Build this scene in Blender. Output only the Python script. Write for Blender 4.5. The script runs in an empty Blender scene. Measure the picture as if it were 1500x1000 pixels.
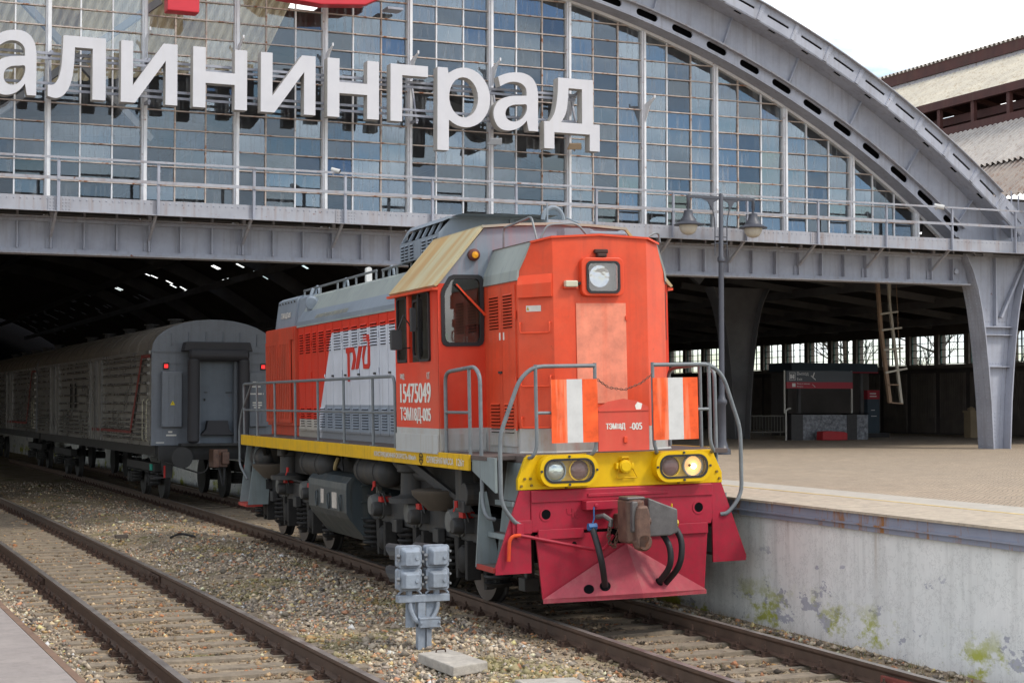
import bpy, bmesh, math, random
import numpy as np
from mathutils import Vector, Matrix
random.seed(7); RNG = np.random.default_rng(7)
R = math.radians
SC = bpy.context.scene
COL = SC.collection

# ------------------------------------------------------------------ camera
cd = bpy.data.cameras.new('camera'); cam = bpy.data.objects.new('camera', cd); COL.objects.link(cam)
cd.sensor_width = 36.0; cd.lens = 58.8; cd.clip_start = 0.1; cd.clip_end = 5000
cam.location = (-8.76, -17.1, 2.45)
cam.rotation_euler = (R(90 + 2.104), 0, R(-23.3))
SC.camera = cam

# ------------------------------------------------------------------ sky and sun
SUN_AZ, SUN_EL = R(44), R(50)          # sun stands in front of the station, to the right
sunv = Vector((math.sin(SUN_AZ)*math.cos(SUN_EL), -math.cos(SUN_AZ)*math.cos(SUN_EL), math.sin(SUN_EL)))
wd = bpy.data.worlds.new('World'); SC.world = wd; wd.use_nodes = True
nt = wd.node_tree; nt.nodes.clear()
N = nt.nodes.new; Lk = nt.links.new
out = N('ShaderNodeOutputWorld')
sky = N('ShaderNodeTexSky'); sky.sky_type = 'NISHITA'; sky.sun_disc = False
sky.sun_elevation = SUN_EL; sky.sun_rotation = math.atan2(sunv.x, sunv.y)
sky.air_density = 1.0; sky.dust_density = 0.25
b1 = N('ShaderNodeBackground'); b1.inputs[1].default_value = 0.15; Lk(sky.outputs[0], b1.inputs[0])
tc = N('ShaderNodeTexCoord'); sp = N('ShaderNodeSeparateXYZ'); Lk(tc.outputs['Generated'], sp.inputs[0])
za = N('ShaderNodeMath'); za.operation = 'MAXIMUM'; Lk(sp.outputs[2], za.inputs[0]); za.inputs[1].default_value = 0.0
zb = N('ShaderNodeMath'); zb.operation = 'ADD'; Lk(za.outputs[0], zb.inputs[0]); zb.inputs[1].default_value = 0.22
dx = N('ShaderNodeMath'); dx.operation = 'DIVIDE'; Lk(sp.outputs[0], dx.inputs[0]); Lk(zb.outputs[0], dx.inputs[1])
dy = N('ShaderNodeMath'); dy.operation = 'DIVIDE'; Lk(sp.outputs[1], dy.inputs[0]); Lk(zb.outputs[0], dy.inputs[1])
cb = N('ShaderNodeCombineXYZ'); Lk(dx.outputs[0], cb.inputs[0]); Lk(dy.outputs[0], cb.inputs[1]); cb.inputs[2].default_value = 3.4   # cloud seed
ns = N('ShaderNodeTexNoise'); ns.inputs['Scale'].default_value = 1.5; ns.inputs['Detail'].default_value = 8; ns.inputs['Roughness'].default_value = 0.56
Lk(cb.outputs[0], ns.inputs['Vector'])
cr = N('ShaderNodeValToRGB'); cr.color_ramp.elements[0].position = 0.425; cr.color_ramp.elements[1].position = 0.55
Lk(ns.outputs[0], cr.inputs[0])
ns2 = N('ShaderNodeTexNoise'); ns2.inputs['Scale'].default_value = 2.6; ns2.inputs['Detail'].default_value = 6; Lk(cb.outputs[0], ns2.inputs['Vector'])
cr2 = N('ShaderNodeValToRGB'); cr2.color_ramp.elements[0].position = 0.3; cr2.color_ramp.elements[1].position = 0.62
cr2.color_ramp.elements[0].color = (0.40, 0.42, 0.45, 1); cr2.color_ramp.elements[1].color = (1.0, 0.99, 0.975, 1)
Lk(ns2.outputs[0], cr2.inputs[0])
b2 = N('ShaderNodeBackground'); b2.inputs[1].default_value = 2.05; Lk(cr2.outputs[0], b2.inputs[0])
mx = N('ShaderNodeMixShader'); Lk(cr.outputs[0], mx.inputs[0]); Lk(b1.outputs[0], mx.inputs[1]); Lk(b2.outputs[0], mx.inputs[2])
Lk(mx.outputs[0], out.inputs[0])
sl = bpy.data.lights.new('sun', 'SUN'); sl.energy = 1.9; sl.angle = R(10); sl.color = (1.0, 0.93, 0.83)
so = bpy.data.objects.new('sun', sl); COL.objects.link(so)
so.rotation_euler = (-sunv).to_track_quat('-Z', 'Y').to_euler()
SC.view_settings.view_transform = 'Standard'; SC.view_settings.look = 'None'
SC.view_settings.exposure = 0.3; SC.view_settings.gamma = 1.0; SC.view_settings.use_curve_mapping = False
SC.cycles.use_denoising = True
SC.cycles.max_bounces = 6; SC.cycles.transparent_max_bounces = 12; SC.cycles.caustics_reflective = False; SC.cycles.caustics_refractive = False
SC.cycles.sample_clamp_indirect = 6.0

# ------------------------------------------------------------------ helpers
class MB:
    """collects faces, builds one mesh object"""
    def __init__(s): s.v = []; s.f = []; s.mi = []; s.cur = 0
    def add(s, vs, fs):
        o = len(s.v); s.v.extend([tuple(p) for p in vs])
        for f in fs: s.f.append([o+i for i in f]); s.mi.append(s.cur)
        return s
    def box(s, x0, x1, y0, y1, z0, z1):
        return s.add([(x0,y0,z0),(x1,y0,z0),(x1,y1,z0),(x0,y1,z0),(x0,y0,z1),(x1,y0,z1),(x1,y1,z1),(x0,y1,z1)],
                     [(3,2,1,0),(4,5,6,7),(0,1,5,4),(1,2,6,5),(2,3,7,6),(3,0,4,7)])
    def bar(s, p0, p1, w, h, up=(0,0,1)):
        """square bar from p0 to p1, width w across, height h along up"""
        p0, p1 = Vector(p0), Vector(p1); d = (p1-p0).normalized(); u = Vector(up)
        if abs(d.dot(u)) > .98: u = Vector((0,1,0))
        a = d.cross(u).normalized(); b = a.cross(d).normalized()
        vs = [p+a*sx*w/2+b*sz*h/2 for p in (p0,p1) for sx,sz in ((-1,-1),(1,-1),(1,1),(-1,1))]
        return s.add(vs, [(0,3,2,1),(4,5,6,7),(0,1,5,4),(1,2,6,5),(2,3,7,6),(3,0,4,7)])
    def prism(s, poly, a0, a1, axis='y', cap=True):
        def P(u, v, a): return {'y': (u,a,v), 'x': (a,u,v), 'z': (u,v,a)}[axis]
        n = len(poly); vs = [P(u,v,a0) for u,v in poly]+[P(u,v,a1) for u,v in poly]
        fs = [(i,(i+1)%n,n+(i+1)%n,n+i) for i in range(n)]
        if cap: fs += [tuple(range(n))[::-1], tuple(range(n,2*n))]
        return s.add(vs, fs)
    def frame(s, outer, inner, a0, a1, axis='y'):
        """a plate with an opening; both loops have the same count"""
        def P(u, v, a): return {'y': (u,a,v), 'x': (a,u,v), 'z': (u,v,a)}[axis]
        n = len(outer); vs = [P(u,v,a) for a in (a0,a1) for L in (outer,inner) for u,v in L]
        fs = []
        for i in range(n):
            j = (i+1)%n
            fs += [(i,j,n+j,n+i),(2*n+j,2*n+i,3*n+i,3*n+j),(i,2*n+i,2*n+j,j),(n+i,n+j,3*n+j,3*n+i)]
        return s.add(vs, fs)
    def quad(s, *p): return s.add(p, [tuple(range(len(p)))])
    def cyl(s, p0, p1, r, r2=None, n=12, cap=True):
        p0, p1 = Vector(p0), Vector(p1); r2 = r if r2 is None else r2
        d = (p1-p0).normalized(); u = Vector((0,0,1)) if abs(d.z) < .9 else Vector((0,1,0))
        a = d.cross(u).normalized(); b = d.cross(a).normalized()
        vs = []
        for p, q in ((p0,r),(p1,r2)):
            vs += [p+(a*math.cos(2*math.pi*i/n)+b*math.sin(2*math.pi*i/n))*q for i in range(n)]
        fs = [(i,(i+1)%n,n+(i+1)%n,n+i) for i in range(n)]
        if cap: fs += [tuple(range(n))[::-1], tuple(range(n,2*n))]
        return s.add(vs, fs)
    def lathe(s, o, axis, prof, n=16):
        """prof: (radius, distance along axis)"""
        o = Vector(o); d = Vector(axis).normalized(); u = Vector((0,0,1)) if abs(d.z) < .9 else Vector((0,1,0))
        a = d.cross(u).normalized(); b = d.cross(a).normalized(); vs = []; m = len(prof)
        for r, h in prof:
            vs += [o+d*h+(a*math.cos(2*math.pi*i/n)+b*math.sin(2*math.pi*i/n))*max(r,1e-4) for i in range(n)]
        fs = [(k*n+i,k*n+(i+1)%n,(k+1)*n+(i+1)%n,(k+1)*n+i) for k in range(m-1) for i in range(n)]
        fs += [tuple(range(n))[::-1], tuple(range((m-1)*n,m*n))]
        return s.add(vs, fs)
    def tube(s, pts, r, n=8, closed=False, rnd=0.0, seg=4):
        pts = [Vector(p) for p in pts]
        if rnd > 0:                                   # round the inner corners
            q = [pts[0]]
            for i in range(1, len(pts)-1):
                a, b, c = pts[i-1], pts[i], pts[i+1]
                ra = min(rnd, (a-b).length*.45); rc = min(rnd, (c-b).length*.45)
                p, t = b+(a-b).normalized()*ra, b+(c-b).normalized()*rc
                for k in range(seg+1):
                    w = k/seg; q.append(p*(1-w)**2+b*2*w*(1-w)+t*w*w)
            q.append(pts[-1]); pts = q
        m = len(pts); vs = []; nrm = None
        for i in range(m):
            if closed: d = (pts[(i+1)%m]-pts[i-1]).normalized()
            else: d = (pts[min(i+1,m-1)]-pts[max(i-1,0)]).normalized()
            if nrm is None:
                u = Vector((0,0,1)) if abs(d.z) < .9 else Vector((0,1,0)); nrm = d.cross(u).normalized()
            nrm = (nrm-d*nrm.dot(d)).normalized(); b = d.cross(nrm)
            vs += [pts[i]+(nrm*math.cos(2*math.pi*k/n)+b*math.sin(2*math.pi*k/n))*r for k in range(n)]
        rng = range(m) if closed else range(m-1)
        fs = [(i*n+k,i*n+(k+1)%n,((i+1)%m)*n+(k+1)%n,((i+1)%m)*n+k) for i in rng for k in range(n)]
        if not closed: fs += [tuple(range(n))[::-1], tuple(range((m-1)*n,m*n))]
        return s.add(vs, fs)
    def mesh(s, name, mats, smooth=False, fix=True):
        me = bpy.data.meshes.new(name); me.from_pydata(s.v, [], s.f)
        mats = mats if isinstance(mats, (list,tuple)) else [mats]
        for m in mats: me.materials.append(m)
        if len(mats) > 1: me.polygons.foreach_set('material_index', s.mi)
        if fix and len(s.f) < 60000:
            bm = bmesh.new(); bm.from_mesh(me); bmesh.ops.recalc_face_normals(bm, faces=bm.faces); bm.to_mesh(me); bm.free()
        if smooth:
            me.polygons.foreach_set('use_smooth', [True]*len(me.polygons)); me.set_sharp_from_angle(angle=R(38))
        return me
    def build(s, name, mats, parent=None, smooth=False, bevel=0, fix=True):
        return link(name, s.mesh(name, mats, smooth, fix), parent, bevel)
def link(name, me, parent=None, bevel=0, loc=None):
    o = bpy.data.objects.new(name, me); COL.objects.link(o)
    if parent: o.parent = parent
    if loc is not None: o.location = loc
    if bevel:
        m = o.modifiers.new('bevel', 'BEVEL'); m.width = bevel; m.segments = 2; m.limit_method = 'ANGLE'; m.angle_limit = R(40)
        m.harden_normals = False
    return o
def tag(o, label=None, cat=None, group=None, kind=None):
    if label: o['label'] = label
    if cat: o['category'] = cat
    if group: o['group'] = group
    if kind: o['kind'] = kind
    return o
def thing(name, label, cat, loc=(0,0,0), rot=(0,0,0), group=None):
    o = bpy.data.objects.new(name, None); COL.objects.link(o); o.location = loc; o.rotation_euler = rot
    o.empty_display_size = .2
    return tag(o, label, cat, group)
def part(o, label): o['label'] = label; return o
def rrect(x0, x1, z0, z1, r, n=4):
    """rounded rectangle loop"""
    L = []
    for cx, cz, a in ((x1-r,z0+r,-90),(x1-r,z1-r,0),(x0+r,z1-r,90),(x0+r,z0+r,180)):
        for k in range(n+1):
            t = R(a+90*k/n); L.append((cx+r*math.cos(t), cz+r*math.sin(t)))
    return L
def circ(cx, cz, r, n=16, a0=0): return [(cx+r*math.cos(2*math.pi*k/n+a0), cz+r*math.sin(2*math.pi*k/n+a0)) for k in range(n)]
_T = {}
def text_mesh(s, bold=0.0):
    """flat outline mesh of a string in a unit box: returns verts, faces, width/height"""
    if (s,bold) in _T: return _T[(s,bold)]
    cu = bpy.data.curves.new('t', 'FONT'); cu.body = s; cu.size = 1; cu.resolution_u = 4
    o = bpy.data.objects.new('t', cu); COL.objects.link(o)
    dg = bpy.context.evaluated_depsgraph_get(); me = o.evaluated_get(dg).to_mesh()
    v = np.array([tuple(p.co) for p in me.vertices]); f = [tuple(p.vertices) for p in me.polygons]
    bpy.data.objects.remove(o); bpy.data.curves.remove(cu)
    lo, hi = v.min(0), v.max(0)
    v = (v-lo)/np.maximum(hi-lo, 1e-6); _T[(s,bold)] = (v, f, (hi-lo)[0]/(hi-lo)[1])
    return _T[(s,bold)]
def text(name, s, mat, o, ux, uz, w, h, parent=None, bold=0.0, thick=0.0, label=None):
    """string as a mesh: lower-left corner o, width w along ux, height h along uz"""
    v, f, asp = text_mesh(s, bold); o, ux, uz = Vector(o), Vector(ux).normalized(), Vector(uz).normalized()
    if w is None: w = h*asp
    mb = MB(); nr = ux.cross(uz)
    for k, d in enumerate((0,-1,1,-.5,.5) if bold else (0,)):      # heavier strokes: copies a hair apart
        mb.add([o+ux*(p[0]*w+d*bold*h)+uz*(p[1]*h)+nr*(.0006*k) for p in v], f)
    me = mb.mesh(name, mat, fix=False)
    if thick:
        nrm = ux.cross(uz); bm = bmesh.new(); bm.from_mesh(me)
        bmesh.ops.remove_doubles(bm, verts=bm.verts, dist=1e-5)
        r = bmesh.ops.extrude_face_region(bm, geom=bm.faces[:])
        bmesh.ops.translate(bm, vec=nrm*thick, verts=[g for g in r['geom'] if isinstance(g, bmesh.types.BMVert)])
        bmesh.ops.recalc_face_normals(bm, faces=bm.faces)
        bm.to_mesh(me); bm.free()
    ob = link(name, me, parent)
    if label: ob['label'] = label
    return ob

# ------------------------------------------------------------------ materials
def srgb(r, g, b):
    f = lambda c: (c/255)/12.92 if c/255 <= .04045 else ((c/255+.055)/1.055)**2.4
    return (f(r), f(g), f(b), 1)
class NT:
    def __init__(s, m): s.m = m; m.use_nodes = True; s.t = m.node_tree; s.b = s.t.nodes['Principled BSDF']; s._o = None
    def n(s, ty, **k):
        x = s.t.nodes.new(ty)
        for a, b in k.items(): setattr(x, a, b)
        return x
    def l(s, a, b): s.t.links.new(a, b)
    def co(s):
        if s._o is None:
            c = s.n('ShaderNodeTexCoord'); s._o = c.outputs['Object']
        return s._o
    def noise(s, scale=3, detail=5, rough=.6, sc=(1,1,1), rnd=False):
        mp = s.n('ShaderNodeMapping'); mp.inputs['Scale'].default_value = sc; s.l(s.co(), mp.inputs[0])
        if rnd:
            oi = s.n('ShaderNodeObjectInfo'); m = s.n('ShaderNodeMath', operation='MULTIPLY'); m.inputs[1].default_value = 37.0
            s.l(oi.outputs['Random'], m.inputs[0]); cb = s.n('ShaderNodeCombineXYZ')
            for i in range(3): s.l(m.outputs[0], cb.inputs[i])
            s.l(cb.outputs[0], mp.inputs['Location'])
        x = s.n('ShaderNodeTexNoise'); x.inputs['Scale'].default_value = scale; x.inputs['Detail'].default_value = detail
        x.inputs['Roughness'].default_value = rough; s.l(mp.outputs[0], x.inputs['Vector']); return x.outputs[0]
    def ramp(s, src, p0, p1, c0=(0,0,0,1), c1=(1,1,1,1)):
        r = s.n('ShaderNodeValToRGB'); e = r.color_ramp.elements; e[0].position = p0; e[1].position = p1; e[0].color = c0; e[1].color = c1
        s.l(src, r.inputs[0]); return r.outputs[0]
    def mix(s, fac, a, b, mode='MIX'):
        x = s.n('ShaderNodeMix', data_type='RGBA', blend_type=mode)
        for inp, val in ((x.inputs[0],fac),(x.inputs[6],a),(x.inputs[7],b)):
            if hasattr(val, 'is_linked') or hasattr(val, 'links'): s.l(val, inp)
            else: inp.default_value = val
        return x.outputs[2]
    def math(s, op, a, b=None):
        x = s.n('ShaderNodeMath', operation=op)
        for i, val in enumerate((a,b)):
            if val is None: continue
            if hasattr(val, 'links'): s.l(val, x.inputs[i])
            else: x.inputs[i].default_value = val
        return x.outputs[0]
    def bump(s, h, strength=.3, dist=.01):
        x = s.n('ShaderNodeBump'); x.inputs['Strength'].default_value = strength; x.inputs['Distance'].default_value = dist
        s.l(h, x.inputs['Height']); s.l(x.outputs[0], s.b.inputs['Normal'])
_M = {}
def mat(name, col, rough=.6, metal=0., var=.18, scale=2.5, streak=0., scol=(.12,.09,.06,1), rust=0., rcol=(.16,.055,.018,1),
        bump=0., bscale=60, rnd=False, spec=.25, grime=0., colfn=None):
    """painted / weathered surface: colour variation, vertical dirt streaks, rust spots"""
    if name in _M: return _M[name]
    m = bpy.data.materials.new(name); t = NT(m); _M[name] = m
    c = tuple(col) if len(col) == 4 else tuple(col)+(1,)
    base = colfn(t) if colfn else c
    n1 = t.noise(scale, 6, .62, rnd=rnd)
    base = t.mix(t.ramp(n1, .3, .7), t.mix(1.0, base, (1-var,1-var,1-var*.9,1), 'MULTIPLY'), t.mix(1.0, base, (1+var*.5,1+var*.5,1+var*.5,1), 'MULTIPLY'))
    if streak:
        n2 = t.noise(1.0, 5, .6, (9,9,.55), rnd); base = t.mix(t.math('MULTIPLY', t.ramp(n2, .5, .72), streak), base, scol)
    if grime:
        n4 = t.noise(14, 4, .7, rnd=rnd); base = t.mix(t.math('MULTIPLY', t.ramp(n4, .45, .75), grime), base, (.05,.045,.04,1))
    if rust:
        n3 = t.noise(7, 8, .7, rnd=rnd); base = t.mix(t.ramp(n3, .68-rust*.25, .74-rust*.2), base, rcol)
    if hasattr(base, 'links'): t.l(base, t.b.inputs['Base Color'])
    else: t.b.inputs['Base Color'].default_value = base
    t.b.inputs['Metallic'].default_value = metal; t.b.inputs['Specular IOR Level'].default_value = spec
    rr = t.ramp(n1, .25, .8, (max(rough-.12,0),)*3+(1,), (min(rough+.12,1),)*3+(1,)); t.l(rr, t.b.inputs['Roughness'])
    if bump: t.bump(t.noise(bscale, 4, .6, rnd=rnd), bump, .01)
    return m
def emit(name, col, s):
    m = bpy.data.materials.new(name); m.use_nodes = True; b = m.node_tree.nodes['Principled BSDF']
    b.inputs['Base Color'].default_value = col; b.inputs['Emission Color'].default_value = col; b.inputs['Emission Strength'].default_value = s
    return m
# ================================================================== GROUND AND TRACKS
def t1x(y): return .052*y-.0006*y*y            # centre line of the locomotive's track
def t2x(y): return -4.69+.0165*y-.0004*y*y     # centre line of the empty track
def edge(y): return t1x(y)+1.80                # platform edge

def gcol(t):
    a = t.noise(1.3, 6, .6); b = t.noise(35, 4, .7)
    c = t.mix(t.ramp(b, .35, .65), (.22,.17,.12,1), (.42,.34,.24,1))
    g = t.math('MULTIPLY', t.ramp(a, .52, .66), .75)
    return t.mix(g, c, (.12,.12,.035,1))
M_ground = mat('ground_soil', (.2,.2,.2), .95, var=.2, bump=.6, bscale=90, colfn=gcol, spec=.1)
xs = [-2500,-400,-100,-40,-15,-8]+list(np.arange(-6.6,2.6,.2))+[4,8,20,40,100,400,2500]
ys = [-2500,-400,-100,-40,-20,-10]+list(np.arange(-8,46,.3))+[60,90,150,400,2500]
def gz(x, y):
    z = -.215
    d = (x-(t1x(y)+t2x(y))/2)
    if abs(d) < 1.3: z += .075*(.5+.5*math.cos(math.pi*d/1.3))
    if x < -6.2 or x > 1.5: z += .04
    return z+.012*math.sin(x*5.1+y*1.7)*math.sin(y*2.3-x*1.1)
gb = MB(); gb.v = [(x,y,gz(x,y) if -8 < x < 3 and -9 < y < 46 else -.21) for y in ys for x in xs]
nx = len(xs)
gb.f = [(j*nx+i,j*nx+i+1,(j+1)*nx+i+1,(j+1)*nx+i) for j in range(len(ys)-1) for i in range(nx-1)]; gb.mi = [0]*len(gb.f)
g = gb.build('ground', M_ground, smooth=True, fix=False); tag(g, 'brown gravelly soil of the track bed', kind='structure')

# --- loose ballast: a great many small angular stones, each with a colour of its own
def stones():
    pal = np.array([(.21,.20,.185),(.28,.26,.235),(.13,.125,.12),(.34,.30,.25),(.46,.43,.39),(.26,.15,.10),(.31,.18,.13),(.17,.16,.16),(.36,.27,.16),(.085,.085,.09),(.56,.53,.48)])
    pr = np.array([.21,.16,.17,.07,.022,.045,.045,.15,.05,.07,.008]); pr = pr/pr.sum()
    P = []
    for (y0,y1,dens) in ((-6.5,-1,760),(-1,6,600),(6,14,340),(14,26,130),(26,40,50)):
        n = int((y1-y0)*8.2*dens); P.append(np.c_[RNG.uniform(-6.5,1.8,n), RNG.uniform(y0,y1,n)])
    P = np.concatenate(P)
    tx1 = .052*P[:,1]-.0006*P[:,1]**2; tx2 = -4.69+.0165*P[:,1]-.0004*P[:,1]**2
    in1 = np.abs(P[:,0]-tx1) < 1.25; in2 = np.abs(P[:,0]-tx2) < 1.25
    ang = -11.5-P[:,0]
    keep = ~((in1|in2) & (RNG.random(len(P)) < .40))
    keep &= (np.abs(np.abs(P[:,0]-tx1)-.76) > .11) & (np.abs(np.abs(P[:,0]-tx2)-.76) > .11)
    keep &= P[:,0] < tx1+1.76
    nz = np.sin(P[:,0]*2.1+P[:,1]*.9)+np.sin(P[:,1]*1.9-P[:,0]*1.3+2); keep &= ~((nz > .9) & (RNG.random(len(P)) < .55))
    P = P[keep]; in1 = in1[keep]; in2 = in2[keep]; n = len(P)
    zz = np.array([gz(x,y) for x,y in P])
    s = RNG.gamma(3.6, .0053, n).clip(.008,.058); s[in1|in2] *= .85
    base = np.array([(1,0,0),(-1,0,0),(0,1,0),(0,-1,0),(0,0,1),(0,0,-1)], float)
    V = base[None]*(RNG.uniform(.6,1.35,(n,6,1)))*s[:,None,None]
    V += RNG.normal(0,.28,(n,6,3))*s[:,None,None]; V[:,:,2] *= .72
    a = RNG.uniform(0,6.28,n); c, sn = np.cos(a), np.sin(a)
    X = V[:,:,0]*c[:,None]-V[:,:,1]*sn[:,None]; Y = V[:,:,0]*sn[:,None]+V[:,:,1]*c[:,None]
    V = np.stack([X+P[:,0,None], Y+P[:,1,None], V[:,:,2]+(zz+s*.30)[:,None]], -1).reshape(-1,3)
    fb = np.array([(0,2,4),(2,1,4),(1,3,4),(3,0,4),(2,0,5),(1,2,5),(3,1,5),(0,3,5)])
    Fa = (fb[None]+6*np.arange(n)[:,None,None]).reshape(-1,3)
    me = bpy.data.meshes.new('ballast'); me.vertices.add(len(V)); me.vertices.foreach_set('co', V.ravel())
    me.loops.add(len(Fa)*3); me.loops.foreach_set('vertex_index', Fa.ravel().astype(np.int32))
    me.polygons.add(len(Fa)); me.polygons.foreach_set('loop_start', np.arange(0,len(Fa)*3,3,dtype=np.int32))
    me.update(calc_edges=True); me.validate()
    col = pal[RNG.choice(len(pal), n, p=pr)]*RNG.uniform(1.25,2.7,(n,1))*np.array([1.02,.915,.77])
    ms = np.clip((np.sin(P[:,0]*1.7+P[:,1]*.8+1)+np.sin(P[:,1]*1.35-P[:,0]*2.1)+.6*np.sin(P[:,1]*3.1+P[:,0]*2.7)-.55)*1.1,0,1)[:,None]*(RNG.random((n,1)) < .75)
    ms *= ((P[:,0] > -3.5) & (P[:,0] < -1.0))[:,None]; col = col*(1-.62*ms)+np.array([.30,.265,.10])*.62*ms       # mossy, grassy patches
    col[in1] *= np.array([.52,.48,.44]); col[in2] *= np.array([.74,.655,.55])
    col = np.minimum(col,.72)
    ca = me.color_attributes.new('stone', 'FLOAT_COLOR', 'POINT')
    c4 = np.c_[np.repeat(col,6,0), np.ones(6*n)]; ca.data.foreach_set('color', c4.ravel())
    m = bpy.data.materials.new('ballast_stone'); t = NT(m); at = t.n('ShaderNodeAttribute', attribute_name='stone')
    nn = t.noise(40, 3, .6); t.l(t.mix(t.ramp(nn,.3,.75), t.mix(1., at.outputs[0], (.72,.70,.67,1), 'MULTIPLY'), at.outputs[0]), t.b.inputs['Base Color'])
    t.b.inputs['Roughness'].default_value = .9; t.b.inputs['Specular IOR Level'].default_value = .2
    me.materials.append(m)
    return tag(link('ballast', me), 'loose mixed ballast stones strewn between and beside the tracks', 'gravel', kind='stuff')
stones()
# --- dry grass and moss tufts
def tufts():
    mb = MB()
    spots = [(RNG.uniform(-3.4,-1.2), RNG.uniform(-4,20)) for _ in range(1100)]
    spots += [(edge(y)-RNG.uniform(.03,.3), y) for y in RNG.uniform(-6,3,260)]
    spots += [(t1x(y)+RNG.uniform(-.6,.6), y) for y in RNG.uniform(-6,-1,50)]+[(RNG.uniform(-6.4,-5.9), y) for y in RNG.uniform(-4,6,60)]
    for x, y in spots:
        z = gz(x,y)
        for _ in range(RNG.integers(3,8)):
            a = RNG.uniform(0,6.28); h = RNG.uniform(.02,.065)*(1.4 if x > 0 else 1); l = RNG.uniform(.3,1.0)*h; w = .0025
            bx, by = x+RNG.normal(0,.03), y+RNG.normal(0,.03)
            mb.cur = int(RNG.random() < .55)
            mb.add([(bx-w*math.sin(a),by+w*math.cos(a),z-.01),(bx+w*math.sin(a),by-w*math.cos(a),z-.01),(bx+l*math.cos(a),by+l*math.sin(a),z+h)], [(0,1,2)])
    o = mb.build('grass', [mat('grass_green',(.075,.10,.022),.8,spec=.15), mat('grass_dry',(.26,.20,.09),.85,spec=.15)], fix=False)
    tag(o, 'sparse dry grass and moss tufts between the stones', 'grass', kind='stuff')
tufts()

M_rail = mat('rail_steel', (.115,.075,.054), .6, .15, .3, 5, grime=.3, rust=.15, bump=.15)
M_head = mat('rail_head', (.36,.325,.295), .36, .65, .25, 3, spec=.5)
M_fast = mat('fastening_rust', (.075,.046,.034), .75, .1, .35, 9, rnd=True, bump=.2)
M_conc = mat('sleeper_concrete', (.26,.215,.16), .92, var=.3, scale=5, grime=.45, bump=.5, bscale=50, rnd=True, spec=.15)
M_slab = mat('slab_concrete', (.42,.39,.34), .9, var=.22, scale=6, grime=.3, bump=.45, bscale=45, spec=.15)
fm = MB(); fm.box(-.19,.19,-.085,.085,-.012,.008)
for sx in (-1,1):
    fm.box(sx*.115-.028,sx*.115+.028,-.05,.05,.008,.038); fm.cyl((sx*.115,0,.03),(sx*.115,0,.105),.013,n=6); fm.cyl((sx*.115,0,.045),(sx*.115,0,.072),.026,n=6)
    fm.cyl((sx*.165,.055,0),(sx*.165,.055,.045),.02,n=6); fm.cyl((sx*.165,-.055,0),(sx*.165,-.055,.045),.02,n=6)
FAST = fm.mesh('fastening', M_fast)
sm = MB(); sm.prism([(-.15,-.2),(.15,-.2),(.125,0),(-.125,0)], -1.3, 1.3, 'x'); SLEEP = sm.mesh('sleeper', M_conc)
def track(name, label, fx, y0, y1, cant, joints):
    T = thing(name, label, 'railway track', group='railway tracks side by side')
    prof = [(-.037,0),(.037,0),(.037,-.03),(.030,-.042),(.010,-.06),(.010,-.15),(.07,-.165),(.07,-.18),(-.07,-.18),(-.07,-.165),(-.010,-.15),(-.010,-.06),(-.030,-.042),(-.037,-.03)]
    for s in (-1,1):
        mb = MB(); yy = list(np.arange(y0,y1+.1,1.0)); n = len(prof)
        for y in yy: mb.v += [(fx(y)+s*.797+u, y, v+s*cant*.797) for u,v in prof]
        for k in range(len(yy)-1):
            for i in range(n):
                mb.f.append((k*n+i,k*n+(i+1)%n,(k+1)*n+(i+1)%n,(k+1)*n+i)); mb.mi.append(1 if i == 0 else 0)
        mb.build('rail', [M_rail, M_head], T)
    for y in np.arange(y0+.2, min(y1,44), .56):
        x = fx(y); a = math.atan(fx(y+.5)-fx(y-.5)); dz = -.190+random.uniform(-.012,.008)
        o = link('sleeper', SLEEP, T, loc=(x+random.uniform(-.03,.03),y,dz)); o.rotation_euler = (0,-math.atan(cant),-a+random.uniform(-.01,.01))
        for s in (-1,1):
            o = link('rail_fastening', FAST, T, loc=(x+s*.797,y,-.182+s*cant*.797)); o.rotation_euler = (0,0,-a)
    for (s,y,red) in joints:
        mb = MB()
        for k in (-1,1):
            xx = fx(y)+s*.797+k*.03; mb.box(xx-.02,xx+.02,y-.32,y+.32,-.145,-.055)
            for j in range(4): mb.cyl((xx+k*.02,y-.24+.16*j,-.10),(xx+k*.05,y-.24+.16*j,-.10),.022,n=6)
        mb.build('fishplate', mat('fishplate_red',(.20,.055,.042),.7,rust=.4) if red else M_fast, T, bevel=.008)
    return T
track('railway_track', 'rusty railway track under the red locomotive beside the platform wall', t1x, -9, 60, .021, [(-1,-4.35,1),(1,-4.5,1)])
track('railway_track', 'empty rusty railway track nearest the low platform at the left', t2x, -9, 60, 0, [(1,7.6,0),(-1,7.9,0)])

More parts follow.
